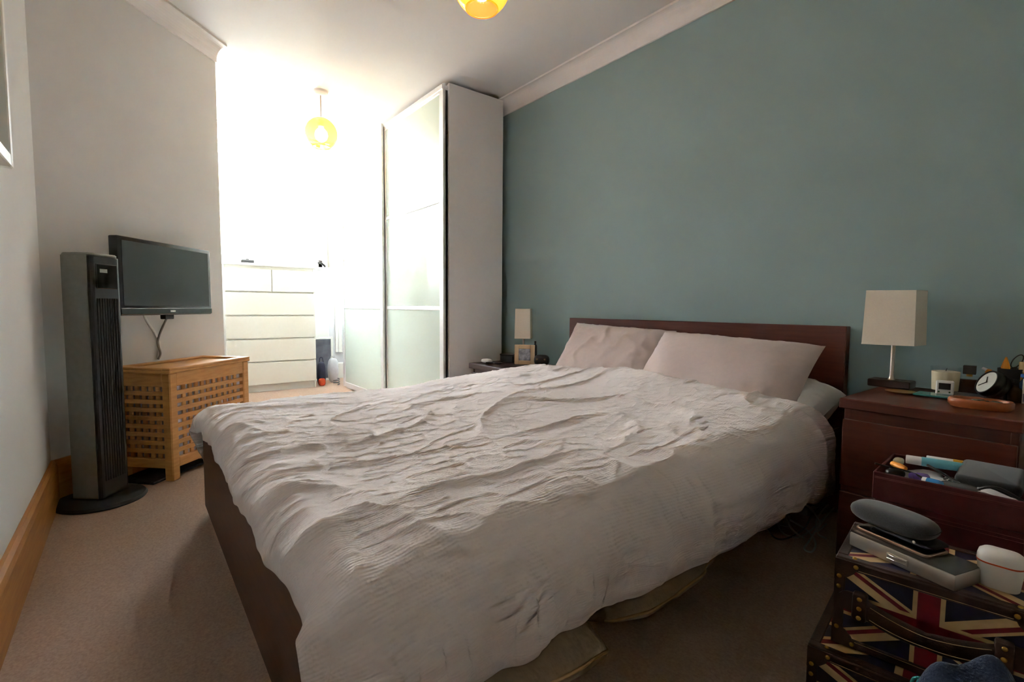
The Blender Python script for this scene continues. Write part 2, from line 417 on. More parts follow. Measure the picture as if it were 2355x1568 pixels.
def up2(A):
    n, m_ = A.shape[:2]
    B = np.zeros((2*n-1, m_)+A.shape[2:]); B[::2] = A
    P = np.concatenate([A[:1]*2-A[1:2], A, A[-1:]*2-A[-2:-1]])
    B[1::2] = (-P[:-3]+9*P[1:-2]+9*P[2:-1]-P[3:])/16
    return B
def normals(X):
    du = np.gradient(X, axis=0); dv = np.gradient(X, axis=1); n = np.cross(du, dv)
    return n/np.maximum(np.linalg.norm(n, axis=-1, keepdims=True), 1e-9)
def fbm(x, y, seed, octs=3):
    rs = np.random.RandomState(seed); out = 0; amp = 1.
    for o in range(octs):
        for k in range(5):
            a = rs.uniform(0, 2*math.pi); f = (2**o)*rs.uniform(.7, 1.4); p1 = rs.uniform(0, 6.28)
            out = out+amp*np.sin(f*(x*math.cos(a)+y*math.sin(a))+p1+1.2*np.sin(f*.6*(x*math.sin(a)-y*math.cos(a))+p1*2))
        amp *= .5
    return out/5
def duvet_material():
    M = bpy.data.materials.new('seersucker_duvet_cover'); M.use_nodes = True; nt = M.node_tree; p = nt.nodes['Principled BSDF']
    p.inputs['Base Color'].default_value = (*s2l((231, 222, 221)), 1); p.inputs['Roughness'].default_value = .92; p.inputs['Sheen Weight'].default_value = .25
    uv = nt.nodes.new('ShaderNodeUVMap'); mp = nt.nodes.new('ShaderNodeMapping'); nt.links.new(uv.outputs[0], mp.inputs[0])
    nz = nt.nodes.new('ShaderNodeTexNoise'); nz.inputs['Scale'].default_value = 9; nz.inputs['Detail'].default_value = 2
    nt.links.new(mp.outputs[0], nz.inputs['Vector'])
    wv_ = nt.nodes.new('ShaderNodeTexWave'); wv_.bands_direction = 'X'; wv_.inputs['Scale'].default_value = 54; wv_.inputs['Distortion'].default_value = .6; wv_.inputs['Detail'].default_value = 1; wv_.inputs['Detail Scale'].default_value = 3
    nt.links.new(mp.outputs[0], wv_.inputs['Vector'])
    # puckers: fine noise, gathered in the hollow of each stripe
    mp2 = nt.nodes.new('ShaderNodeMapping'); mp2.inputs['Scale'].default_value = (1.3, 1, 1); nt.links.new(uv.outputs[0], mp2.inputs[0])
    pk = nt.nodes.new('ShaderNodeTexVoronoi'); pk.inputs['Scale'].default_value = 150; nt.links.new(mp2.outputs[0], pk.inputs['Vector'])
    mul = nt.nodes.new('ShaderNodeMath'); mul.operation = 'MULTIPLY'; nt.links.new(pk.outputs['Distance'], mul.inputs[0]); nt.links.new(wv_.outputs['Fac'], mul.inputs[1])
    add = nt.nodes.new('ShaderNodeMath'); add.operation = 'MULTIPLY_ADD'; nt.links.new(mul.outputs[0], add.inputs[0]); add.inputs[1].default_value = 1.2
    lo = nt.nodes.new('ShaderNodeMath'); lo.operation = 'MULTIPLY'; lo.inputs[1].default_value = .10; nt.links.new(wv_.outputs['Fac'], lo.inputs[0])
    nt.links.new(lo.outputs[0], add.inputs[2])
    cr = nt.nodes.new('ShaderNodeTexNoise'); cr.inputs['Scale'].default_value = 13; cr.inputs['Detail'].default_value = 4; cr.inputs['Distortion'].default_value = 1.2
    nt.links.new(mp.outputs[0], cr.inputs['Vector'])
    ad2 = nt.nodes.new('ShaderNodeMath'); ad2.operation = 'MULTIPLY_ADD'; ad2.inputs[1].default_value = -5.0
    sb_ = nt.nodes.new('ShaderNodeMath'); sb_.operation = 'SUBTRACT'; sb_.inputs[1].default_value = .5; nt.links.new(cr.outputs['Fac'], sb_.inputs[0])
    ab_ = nt.nodes.new('ShaderNodeMath'); ab_.operation = 'ABSOLUTE'; nt.links.new(sb_.outputs[0], ab_.inputs[0]); nt.links.new(ab_.outputs[0], ad2.inputs[0])
    nt.links.new(add.outputs[0], ad2.inputs[2])
    b = nt.nodes.new('ShaderNodeBump'); b.inputs['Strength'].default_value = .27; b.inputs['Distance'].default_value = .005
    nt.links.new(ad2.outputs[0], b.inputs['Height']); nt.links.new(b.outputs[0], p.inputs['Normal'])
    MATS['duvet'] = M
    return M
def build_duvet():
    X, U, Vv = sim_duvet()
    for _ in range(2): X = np.swapaxes(up2(np.swapaxes(up2(X), 0, 1)), 0, 1)
    nx, ny = X.shape[:2]
    U, Vv = np.meshgrid(np.linspace(0, 1, nx), np.linspace(0, 1, ny), indexing='ij')
    n = normals(X); n = np.where(n[..., 2:3] < -.3, -n, n)
    a, b = U*2.07, Vv*1.9
    edge = np.minimum(np.minimum(U, 1-U)*2.07, np.minimum(Vv, 1-Vv)*1.9)
    fat = 1-np.exp(-edge/.05)
    body = .030*fat*(1+.45*fbm(a*7, b*7, 5, 2))
    # creases: ridged noise, long soft ones and short sharp ones
    r1 = 1-np.abs(fbm(a*12+.6*b, b*7, 11, 2)); r2 = 1-np.abs(fbm(a*40+3*b, b*27, 17, 2)); r3 = 1-np.abs(fbm(a*84, b*60, 23, 2))
    msk = np.clip(.5+.7*fbm(a*4, b*4, 29, 1), 0, 1)
    wr = .011*np.clip(r1, 0, 1)**7+.0050*(.25+msk)*np.clip(r2, 0, 1)**8+.0026*(1-msk*.4)*np.clip(r3, 0, 1)**7
    # long folds running down the hanging side, and puckers along the foot
    eR = (1-U)*2.0; g_ = np.clip((.75-eR)/.60, 0, 1)
    ph_ = b*2*math.pi/.19+1.6*np.sin(b*5.1+1)+.9*np.sin(b*11.3)+2.0*eR*np.sin(b*3+.5)
    wr = wr+.016*g_*(1-np.abs(np.sin(ph_/2)))**1.5*(.6+.4*np.sin(b*7+2))
    eF = Vv*1.8; f_ = np.clip((.30-eF)/.26, 0, 1)
    wr = wr+.010*f_*(1-np.abs(np.sin(a*2*math.pi/.15/2+1.3*np.sin(a*6)+eF*4)))**1.7
    hem = np.clip((edge-.008)/.02, 0, 1)
    tu = np.gradient(X, axis=0); tu /= np.maximum(np.linalg.norm(tu, axis=-1, keepdims=True), 1e-9)
    tv_ = np.gradient(X, axis=1); tv_ /= np.maximum(np.linalg.norm(tv_, axis=-1, keepdims=True), 1e-9)
    X = X+tu*(.014*fbm(b*16, a*0, 61, 2)*np.exp(-eR/.05))[..., None]-tv_*(.016*fbm(a*15, b*0, 67, 3)*np.exp(-eF/.05))[..., None]
    T = X+n*(body+wr*hem)[..., None]
    B = X-n*(.004+0*U)[..., None]
    V = np.concatenate([T.reshape(-1, 3), B.reshape(-1, 3)]); N = nx*ny
    idx = np.arange(N).reshape(nx, ny)
    q = np.stack([idx[:-1, :-1], idx[1:, :-1], idx[1:, 1:], idx[:-1, 1:]], -1).reshape(-1, 4)
    F = [q, q[:, ::-1]+N]
    for e in (idx[:, 0], idx[-1, :], idx[::-1, -1], idx[0, ::-1]):
        F.append(np.stack([e[:-1], e[:-1]+N, e[1:]+N, e[1:]], -1))
    F = np.concatenate(F)
    me = bpy.data.meshes.new('duvet'); me.vertices.add(len(V)); me.vertices.foreach_set('co', V.ravel())
    me.loops.add(F.size); me.loops.foreach_set('vertex_index', F.ravel().astype(np.int32))
    me.polygons.add(len(F)); me.polygons.foreach_set('loop_start', np.arange(0, F.size, 4, dtype=np.int32)); me.polygons.foreach_set('loop_total', np.full(len(F), 4, np.int32))
    me.polygons.foreach_set('use_smooth', np.ones(len(F), bool))
    uvl = me.uv_layers.new(name='UVMap'); uvs = np.stack([a.ravel(), b.ravel()], -1); uvs = np.concatenate([uvs, uvs])
    uvl.data.foreach_set('uv', uvs[F.ravel()].ravel().astype(np.float32))
    me.update(); me.validate(); me.materials.append(duvet_material())
    o = bpy.data.objects.new('duvet', me); COL.objects.link(o)
    return tag(o, 'crumpled off-white seersucker duvet spread over the double bed', 'duvet')
build_duvet()

# ---------------- pillows
def pillow(name, label, w, h, t, M, loc, rot, seed, group=None, ears=.05, sag=0., blunt=.5):
    n = 56; V = []; F = []
    us = np.linspace(-1, 1, n); U, Vv = np.meshgrid(us, us, indexing='ij')
    prof = np.clip((1-np.abs(U)**2.6), 0, 1)**blunt*np.clip((1-np.abs(Vv)**2.6), 0, 1)**.5
    px = w/2*U*(1-ears*(1-Vv**2)*np.abs(U)**3); py = h/2*Vv*(1-ears*1.3*(1-U**2)*np.abs(Vv)**3)
    wr = .010*fbm(px*14, py*14, seed, 2)*prof+.014*np.clip(1-np.abs(fbm(px*34+8*py, py*22, seed+3, 2)), 0, 1)**5*(.3+prof)*np.clip(.4+fbm(px*6, py*6, seed+9, 1), 0, 1)+.005*np.clip(1-np.abs(fbm(px*40, py*30, seed+5, 2)), 0, 1)**4*np.clip(1.4-prof, 0, 1)*(prof > 0)
    zt = t/2*prof*(1-.25*Vv*sag)+wr; zb = -t/2*prof+wr*.5
    N = n*n
    V = np.concatenate([np.stack([px, py, zt], -1).reshape(-1, 3), np.stack([px, py, zb], -1).reshape(-1, 3)])
    idx = np.arange(N).reshape(n, n)
    q = np.stack([idx[:-1, :-1], idx[1:, :-1], idx[1:, 1:], idx[:-1, 1:]], -1).reshape(-1, 4)
    fs = [q, q[:, ::-1]+N]
    o = mesh_obj(name, V.tolist(), np.concatenate(fs).tolist(), M, None, loc, rot, smooth=True)
    bm = bmesh.new(); bm.from_mesh(o.data); bmesh.ops.remove_doubles(bm, verts=bm.verts, dist=.0004); bm.to_mesh(o.data); bm.free()
    return tag(o, label, 'pillow', group)
pillow('pillow', 'taupe pillow leaning on the headboard beside the dark bedside table', .68, .40, .15, TAUPE, (-1.80, 2.085, .568), (R(56), R(2), R(3)), 41)
pillow('pillow', 'taupe pillow resting on a white pillow near the red-brown bedside chest', .72, .47, .18, TAUPE, (-1.115, 1.985, .540), (R(45), R(2), R(3)), 47)
pillow('pillow', 'white pillow squashed beneath the taupe one beside the red-brown bedside chest', .66, .33, .21, WCOT, (-1.03, 2.065, .465), (R(24), R(5), R(-3)), 53, ears=.03, blunt=.28)

# ------------------------------------------------------------------ wardrobe
XWR, YWF = -2.985, 1.713
wd = thing('wardrobe', 'tall white wardrobe with two sliding frosted glass doors', 'wardrobe', (XWR-1.0, YWF, 0))
def L(x, y, z): return (x-(XWR-1.0), y-YWF, z)
box2('side_panel', L(XWR-.02, YWF+.055, 0), L(XWR, YB-.07, 2.36), WHITELAM, wd, .002)
box2('side_panel', L(XWR-2.0, YWF+.03, 0), L(XWR-1.98, YB-.07, 2.36), WHITELAM, wd, .002)
box2('top_panel', L(XWR-1.98, YWF+.06, 2.33), L(XWR-.02, YB-.07, 2.36), WHITELAM, wd, .002)
box2('back_panel', L(XWR-1.98, YB-.08, .0), L(XWR-.02, YB-.07, 2.33), WHITELAM, wd, .001)
box2('plinth', L(XWR-1.98, YWF+.07, 0), L(XWR-.02, YWF+.09, .06), WHITELAM, wd, .002)
box2('top_track', L(XWR-1.98, YWF+.01, 2.315), L(XWR-.02, YWF+.07, 2.345), ALU, wd, .002)
box2('bottom_track', L(XWR-1.98, YWF+.01, .0), L(XWR-.02, YWF+.07, .022), ALU, wd, .002)
box2('partition', L(XWR-1.01, YWF+.07, .06), L(XWR-.99, YB-.08, 2.33), WHITELAM, wd, .002)
for x0, x1, y in ((XWR-2.0, XWR-.985, YWF-.005), (XWR-1.03, XWR-.012, YWF+.024)):
    d = thing('door', '', ''); del d['label'], d['category']; d.parent = wd; d.location = L((x0+x1)/2, y, .02)
    hw = (x1-x0)/2; zt = 2.335
    for a, b in (((-hw, -.01, 0), (-hw+.055, .01, zt)), ((hw-.055, -.01, 0), (hw, .01, zt)), ((-hw+.055, -.01, 0), (hw-.055, .01, .05)), ((-hw+.055, -.01, zt-.06), (hw-.055, .01, zt))):
        box2('door_frame', a, b, ALU, d, .003)
    for z in (.805, 1.555): box2('rail', (-hw+.055, -.009, z-.014), (hw-.055, .009, z+.014), ALU, d, .003)
    for z0, z1 in ((.05, .791), (.819, 1.541), (1.569, zt-.06)):
        box2('glass_panel', (-hw+.055, -.004, z0), (hw-.055, .004, z1), DGLASS, d, 0)

# ------------------------------------------------------------------ chest of drawers
def malm(name, label, cat, loc, rz, w, d, h, rows, M, plinth=.05, gap=.012, topt=.025, over=.004, front_gap=.03):
    t = thing(name, label, cat, loc, rz)   # origin: front-left-bottom corner, x along front, y into depth
    box2('top_panel', (-over, -over, h-topt), (w+over, d, h), M, t, .003)
    for x in (0, w-.018): box2('side_panel', (x, .018, 0), (x+.018, d, h-topt), M, t, .002)
    box2('back_panel', (.018, d-.01, .03), (w-.018, d, h-topt), M, t, .001)
    box2('plinth', (.018, .03, 0), (w-.018, .05, plinth), M, t, .001)
    box2('front_rail', (.018, .02, plinth), (w-.018, .026, h-topt), M, t, 0)
    z1 = h-topt-front_gap; H = (z1-plinth+.01)/len(rows)
    for i, n in enumerate(rows):
        zt = z1-i*H; zb = zt-H+gap
        for k in range(n):
            ww = w/n
            f = box2('drawer', (k*ww+.002, 0, zb), ((k+1)*ww-.002, .018, zt), M, t, .002)
            b = box2('drawer_box', (k*ww+.03, .027, zb+.01), ((k+1)*ww-.03, d-.04, zt-.03), M, f, 0)
            b.location -= f.location
    return t
XCH = -5.166
malm('chest_of_drawers', 'tall cream-white chest of drawers under the window', 'chest', (XCH, 1.487-.80, 0), R(90), .80, .46, 1.235, (2, 1, 1, 1, 1), CREAM, plinth=.07, gap=.014)
malm('bedside_chest', 'red-brown two-drawer bedside chest beside the headboard, crowded with bottles', 'chest', (-.562, 1.768, 0), R(0), .392, .47, .56, (1, 1), CHERRY, plinth=.04, front_gap=.035, topt=.032, gap=.02, over=.008)
lt = malm('bedside_table', 'dark brown bedside table between the wardrobe and the bed', 'table', (-2.80, 1.83, 0), 0, .43, .40, .455, (1, 1), WENGE, plinth=.04, over=.012, topt=.035, gap=.016)

# ------------------------------------------------------------------ pendants
def pendant(loc, zc, r, label, power, top):
    t = thing('pendant_lamp', label, 'lamp', (loc[0], loc[1], zc))
    prof = [(r*math.sin(R(a)), -r*math.cos(R(a))) for a in np.linspace(34, 166, 30)]
    lathe('glass_globe', prof, AMBER, t, seg=48)
    lathe('rim', [(prof[0][0]+.003*math.cos(q), prof[0][1]+.003*math.sin(q)) for q in np.linspace(0, 2*math.pi, 9)], AMBER, t, seg=40)
    lathe('gallery', [(0, r*.99), (.030, r*.99), (.034, r*.95), (.034, r*.90), (.02, r*.86), (0, r*.86)], ALU, t)
    lathe('lampholder', [(0, r*.90), (.019, r*.90), (.021, r*.45), (.016, r*.40), (0, r*.40)], WHITEP, t)
    lathe('bulb', [(0, -.058), (.020, -.054), (.038, -.038), (.046, -.012), (.040, .014), (.024, .034), (.014, r*.41), (0, r*.41)], emis('lit_bulb_%g' % power, (255, 232, 200), power), t)
    lathe('rod', [(0, r*.98), (.006, r*.98), (.006, top-zc-.02), (0, top-zc-.02)], WHITEP, t, seg=12)
    lathe('ceiling_rose', [(0, top-zc-.03), (.03, top-zc-.03), (.05, top-zc-.016), (.052, top-zc), (0, top-zc)], WHITEP, t)
    return t
pendant((-3.738, 1.141), 2.085, .112, 'amber glass globe pendant hanging by the window and wardrobe, brightly lit', 7., ZC)
pendant((-1.664, 1.134), 2.10, .112, 'amber glass globe pendant hanging above the bed', 4., ZC)

# ------------------------------------------------------------------ television, its cable, fan and lattice box
A = Vector((-2.799, -.045, 0)); B = Vector((-3.267, .358, 0)); dv = (B-A); tw = dv.length; ang = math.atan2(dv.y, dv.x)+math.pi
ctr = (A+B)/2
tv = thing('television', 'black flat-screen television on a wall bracket above the lattice box', 'television', (ctr.x, ctr.y, .785), ang)
# local x along the screen (to the left end), local -y? -> screen normal
nl = -1 if (Vector((math.cos(ang+math.pi/2), math.sin(ang+math.pi/2)))).dot(Vector((1, 1))) < 0 else 1
def ty(a): return a*nl
box2('bezel', (-tw/2, ty(-.03), 0), (tw/2, ty(.012), .357), BLACK, tv, .006, 2)
box2('screen', (-tw/2+.022, ty(.0118), .045), (tw/2-.022, ty(.0135), .338), SCREEN, tv, 0)
box2('rear_housing', (-.22, ty(-.06), .04), (.22, ty(-.028), .31), BLACKM, tv, .01)
box2('lower_trim', (-tw/2+.004, ty(.011), .004), (tw/2-.004, ty(.016), .034), SCREEN, tv, .002)
box2('badge', (-.022, ty(.016), .015), (.012, ty(.0172), .023), ALU, tv, 0)
box2('stand_socket', (-.04, ty(-.035), -.022), (.02, ty(-.005), .002), BLACKM, tv, .003)
box2('wall_bracket', (-.03, ty(-.135), .14), (.03, ty(-.055), .24), DGREY, tv, .004)
box2('bracket_plate', (-.06, ty(-.15), .10), (.06, ty(-.125), .28), DGREY, tv, .003)
box2('side_arm', (tw/2-.10, ty(-.085), .235), (tw/2-.02, ty(-.03), .262), BLACKM, tv, .003)
def wallp(px, py, off=.008):
    P = onl(px, py, (W0[0]+dn.x*off, W0[1]+dn.y*off, 0), (dn.x, dn.y, 0)); return tuple(P)
tc_ = thing('tv_cable', 'pale twisted cable running down the wall from the television', 'cable', wallp(366, 780))
o0 = Vector(tc_.location)
def rel(P): return tuple(Vector(P)-o0)
tube('cord', [rel(wallp(*p)) for p in ((330, 722), (340, 742), (356, 765), (365, 785), (367, 805), (364, 826))], .006, WHITEP, tc_)
tube('cord', [rel(wallp(*p, off=.016)) for p in ((384, 730), (374, 752), (366, 772), (363, 790), (369, 812), (364, 826))], .005, mat('grey_cable', (150, 146, 142), .5), tc_)

fan = thing('tower_fan', 'grey and black tower fan on a round base by the skirting', 'fan', (-2.69, -.125, 0), R(50))
lathe('base', [(0, 0), (.155, 0), (.160, .006), (.152, .016), (.10, .024), (.05, .032), (0, .034)], BLACKM, fan, seg=48)
fw_, fd_, fh = .145, .135, 1.035
def fprof(x0, x1, w, r=.02):
    return [(x0, -w/2), (x1-r, -w/2)]+[(x1-r+r*math.sin(R(a)), -w/2+r-r*math.cos(R(a))) for a in (30, 60, 90)]+[(x1-r+r*math.sin(R(a)), w/2-r-r*math.cos(R(a))) for a in (90, 120, 150)]+[(x1-r, w/2), (x0, w/2)]
prism('column', [(-fd_/2, -.06), (-fd_/2+.012, -fw_/2), (fd_/2-.016, -fw_/2), (fd_/2-.016, fw_/2), (-fd_/2+.012, fw_/2), (-fd_/2, .06)], fh-.03, GREYM, fan, (0, 0, .03), bev=.003)
prism('front_cover', fprof(fd_/2-.016, fd_/2, fw_-.004, .014), fh-.035, BLACK, fan, (0, 0, .03), bev=.002)
for k in range(9):
    box2('grille_slat', (fd_/2-.002, -.048+k*.012-.0025, .10), (fd_/2+.003, -.048+k*.012+.0025, .86), BLACKM, fan, .001)
prism('top_cap', rrect(fd_, fw_, .03), .012, GREYM, fan, (0, 0, fh-.004), bev=.004)
box2('control_panel', (fd_/2-.004, -.05, .90), (fd_/2+.004, .05, 1.0), SCREEN, fan, .002)
box2('display', (fd_/2+.003, -.035, .965), (fd_/2+.005, .0, .98), mat('grey_display', (120, 128, 130), .3), fan, 0)
box2('remote_slot', (-fd_/2-.012, -.03, .28), (-fd_/2+.01, .03, .40), DGREY, fan, .004)

# lattice box
hN = Vector((-2.765, .133, 0)); hs = R(135); hdep = R(222)
hm = thing('lattice_box', 'honey-coloured wooden lattice storage box below the television', 'box', hN, hs)
# local x along the long side (away), local y = left-hand normal of that -> points to the wall
LX, LD, LH = .56, .30, .535
sk = math.tan(R(0))
def post(x, y): box2('leg', (x, y, 0), (x+.045, y+.045, LH-.02), BIRCH, hm, .005)
for x in (0, LX-.045):
    for y in (0, LD-.045): post(x, y)
for y in (.004, LD-.03): 
    box2('rail', (.045, y, .06), (LX-.045, y+.026, .105), BIRCH, hm, .002); box2('rail', (.045, y, LH-.085), (LX-.045, y+.026, LH-.02), BIRCH, hm, .002)
for x in (.004, LX-.03):
    box2('rail', (x, .045, .06), (x+.026, LD-.045, .105), BIRCH, hm, .002); box2('rail', (x, .045, LH-.085), (x+.026, LD-.045, LH-.02), BIRCH, hm, .002)
sl_long = box2('slat', (.045, .006, .13), (LX-.045, .016, .151), BIRCH, hm, .001)
sl_up = box2('slat', (.09, .016, .105), (.112, .024, LH-.085), BIRCH, hm, .001)
sh_long = box2('slat', (.006, .045, .13), (.016, LD-.045, .151), BIRCH, hm, .001)
sh_up = box2('slat', (.016, .07, .105), (.024, .092, LH-.085), BIRCH, hm, .001)
def cpy(o, d):
    c = o.copy(); COL.objects.link(c); c.parent = o.parent; c.location = Vector(o.location)+Vector(d); return c
for k in range(1, 8): cpy(sl_long, (0, 0, .0395*k)); cpy(sh_long, (0, 0, .0395*k))
for k in range(1, 10): cpy(sl_up, (.0405*k, 0, 0))
for k in range(1, 5): cpy(sh_up, (0, .0365*k, 0))
cpy(sh_long, (LX-.022, 0, .12)); 
box2('back_board', (.045, LD-.016, .10), (LX-.045, LD-.010, LH-.08), BIRCH, hm, 0)
box2('end_board', (LX-.016, .045, .10), (LX-.010, LD-.045, LH-.08), BIRCH, hm, 0)
box2('liner', (.026, .026, .08), (LX-.026, LD-.026, LH-.05), mat('lilac_white_liner', (240, 232, 242), .9), hm, .004)
lid = box2('lid', (-.006, -.006, LH-.02), (LX+.006, LD+.004, LH-.006), BIRCH, hm, .003)
for a, b in (((-.006, -.006), (LX+.006, .034)), ((-.006, LD-.036), (LX+.006, LD+.004)), ((-.006, .034), (.034, LD-.036)), ((LX-.034, .034), (LX+.006, LD-.036))):
    e = box2('lid_edge', (*a, LH-.006), (*b, LH+.006), BIRCH, lid, .003); e.location -= lid.location
rug = box('floor_mat', (hN.x-.20, hN.y-.02, .006), (.36, .20, .012), mat('dark_check_mat', (34, 36, 36), .9, .6, 60), None, .004, (0, 0, R(135)))
tag(rug, 'dark patterned mat on the carpet beneath the lattice box', 'mat')

# picture on the left wall
pc = thing('wall_picture', 'white framed picture on the white wall next to the diagonal chimney wall', 'picture', (-1.75, YL, 1.222))
for a, b in (((-.27, 0, 0), (-.235, .035, .62)), ((.235, 0, 0), (.27, .035, .62)), ((-.235, 0, 0), (.235, .035, .035)), ((-.235, 0, .585), (.235, .035, .62))):
    box2('frame', a, b, GLOSSW, pc, .003)
box2('mount', (-.235, .004, .035), (.235, .012, .585), mat('pale_blue_mount', (216, 226, 230), .8), pc, 0)
box2('print', (-.14, .0122, .16), (.14, .013, .45), mat('green_grey_print', (96, 110, 92), .8, .4, 14, rgb2=(168, 160, 140)), pc, 0)
box2('print_line', (-.165, .0122, .135), (-.158, .0132, .475), mat('dark_ink', (70, 62, 70), .8), pc, 0)

# ------------------------------------------------------------------ table lamps
def table_lamp(label, loc, rz, sw, sd, sh, z0, z1, bw, bd, group=None):
    t = thing('table_lamp', label, 'lamp', loc, rz, group)
    box2('base', (-bw/2, -bd/2, 0), (bw/2, bd/2, .026), WENGE, t, .003)
    lathe('stem', [(0, .026), (.012, .026), (.008, .034), (.0065, .04), (.0065, z1-.03), (0, z1-.03)], STEEL, t, seg=16)
    # hollow square shade
    bm = bmesh.new(); bmesh.ops.create_cube(bm, size=1)
    for v in bm.verts:
        k = 1.0 if v.co.z < 0 else .94
        v.co = Vector((v.co.x*sw*k, v.co.y*sd*k, z0+(v.co.z+.5)*(z1-z0)))
    bmesh.ops.delete(bm, geom=[f for f in bm.faces if abs(f.normal.z) > .7], context='FACES_ONLY')
    s = bm_obj('shade', bm, IVORY, t); md = s.modifiers.new('thick', 'SOLIDIFY'); md.thickness = .003; md.offset = 0
    for zz, k in ((z0, 1.0), (z1, .94)):
        x, y = sw*k/2, sd*k/2
        tube('shade_binding', [(-x, -y, zz), (x, -y, zz), (x, y, zz), (-x, y, zz)], .002, IVORY, t, closed=True, smooth_path=False)
    lathe('bulb', [(0, z0+.06), (.02, z0+.07), (.028, z0+.095), (.02, z0+.125), (.013, z1-.04), (0, z1-.03)], mat('opal_bulb', (236, 234, 228), .4), t, seg=16)
    lathe('lampholder', [(0, z0+.03), (.016, z0+.03), (.016, z0+.072), (0, z0+.072)], WENGE, t, seg=16)
    return t
ZN = .561
table_lamp('square ivory-shaded table lamp on the red-brown bedside chest', (-.540, 2.165, ZN), 0, .150, .150, .19, .155, .345, .125, .075)
table_lamp('square ivory-shaded table lamp on the dark brown bedside table', (-2.595, 2.125, .457), R(42), .106, .106, .19, .17, .37, .10, .075)

# ------------------------------------------------------------------ things on the right bedside chest
def g(px, py, z=ZN):
    P = on(px, py, 2, z); return (P[0], P[1], z)
P = g(2072, 903); o = lathe('gold_dish', [(0, 0), (.03, .0), (.042, .004), (.044, .0055), (.040, .005), (.028, .002), (0, .002)], mat('gold_rim', (190, 140, 80), .35, .1, metal=.7), None, P, seg=32); tag(o, 'small round gold dish below the ivory lamp', 'dish')
tp = thing('glass_coaster', 'teal glass square coaster under the little white digital clock', 'coaster', (-.395, 2.035, ZN), R(0))
box2('plate', (-.045, -.04, .002), (.045, .04, .008), mat('teal_glass', (58, 122, 120), .08, .05, spec=.8), tp, .002)
for x in (-.035, .035):
    for y in (-.03, .03): lathe('foot', [(0, 0), (.004, 0), (.004, .002), (0, .002)], GLASS, tp, (x, y, 0), seg=8)
ck = thing('digital_clock', 'small white digital clock standing on the teal coaster', 'clock', (-.372, 2.055, ZN+.008), R(10))
box2('case', (-.022, -.011, 0), (.022, .013, .044), WHITEP, ck, .003)
box2('display', (-.015, -.0122, .017), (.014, -.0108, .037), mat('lcd', (40, 34, 34), .3), ck, 0)
for x in (-.014, .012): lathe('button', [(0, 0), (.0025, 0), (.0025, .002), (0, .002)], mat('green_button', (60, 110, 66), .5), ck, (x, -.011, .009), (R(90), 0, 0), seg=10)
cn = thing('jar_candle', 'cream wax candle in a clear glass tumbler', 'candle', (-.392, 2.165, ZN))
lathe('glass_tumbler', [(0, 0), (.035, 0), (.038, .004), (.041, .088), (.0385, .088), (.0355, .009), (0, .009)], GLASS, cn)
lathe('wax', [(0, .0095), (.0345, .0095), (.0372, .072), (.03, .0735), (0, .0725)], mat('cream_wax', (234, 220, 188), .5, .02), cn)
tube('wick', [(0, 0, .073), (.001, 0, .078), (.003, 0, .083)], .001, BLACK, cn, seg=6)
pf = thing('perfume_bottle', 'square clear perfume bottle with a dark square cap', 'bottle', (-.336, 2.185, ZN), R(6))
box2('glass_body', (-.032, -.016, 0), (.032, .016, .060), GLASS, pf, .004)
box2('scent', (-.026, -.011, .006), (.026, .011, .050), mat('dark_scent', (62, 48, 44), .1), pf, .002)
lathe('collar', [(0, .06), (.008, .06), (.008, .068), (0, .068)], BRASS, pf, seg=16)
box2('cap', (-.016, -.014, .068), (.016, .014, .096), mat('smoky_cap', (58, 52, 46), .25), pf, .001)
oc = thing('gold_capped_bottle', 'tiny bottle with white and orange top behind the round clock', 'bottle', (-.294, 2.205, ZN))
lathe('body', [(0, 0), (.013, 0), (.014, .004), (.014, .055), (.006, .064), (.006, .068), (0, .068)], GLASS, oc, seg=20)
lathe('cap', [(0, .068), (.008, .068), (.008, .086), (0, .088)], mat('orange_plastic', (232, 150, 44), .4), oc, seg=16)
lathe('nozzle', [(0, 0), (.005, 0), (.004, .012), (0, .013)], WHITEP, oc, (-.004, -.004, .084), (0, R(-60), 0), seg=12)
# black round clock tilted on a stand
rc = thing('alarm_clock', 'black round drum-shaped alarm clock tilted back on its stand', 'clock', (-.272, 2.115, ZN))
lathe('drum', [(0, -.03), (.030, -.03), (.038, -.024), (.041, -.010), (.0385, -.006), (.042, .0), (.042, .012), (.040, .018), (.036, .018), (.036, .014), (0, .014)], BLACK, rc, (0, 0, .047), (R(62), 0, R(-52)), seg=40)
lathe('dial', [(0, 0), (.0355, 0), (.0355, .001), (0, .001)], mat('pale_dial', (206, 210, 206), .3), rc, (-.0105, -.0082, .0537), (R(62), 0, R(-52)), seg=40)
for ln, a in ((.022, .5), (.03, 2.2)):
    hnd = box('clock_hand', (0, 0, 0), (.002, ln, .001), BLACK, rc, 0); hnd.matrix_local = Matrix.Translation((-.0105, -.0082, .0537)) @ Matrix.Rotation(R(-52), 4, 'Z') @ Matrix.Rotation(R(62), 4, 'X') @ Matrix.Translation((0, 0, .002)) @ Matrix.Rotation(a, 4, 'Z') @ Matrix.Translation((0, ln*.4, 0))
box2('stand', (-.014, -.006, 0), (.032, .036, .030), BLACKM, rc, .004)
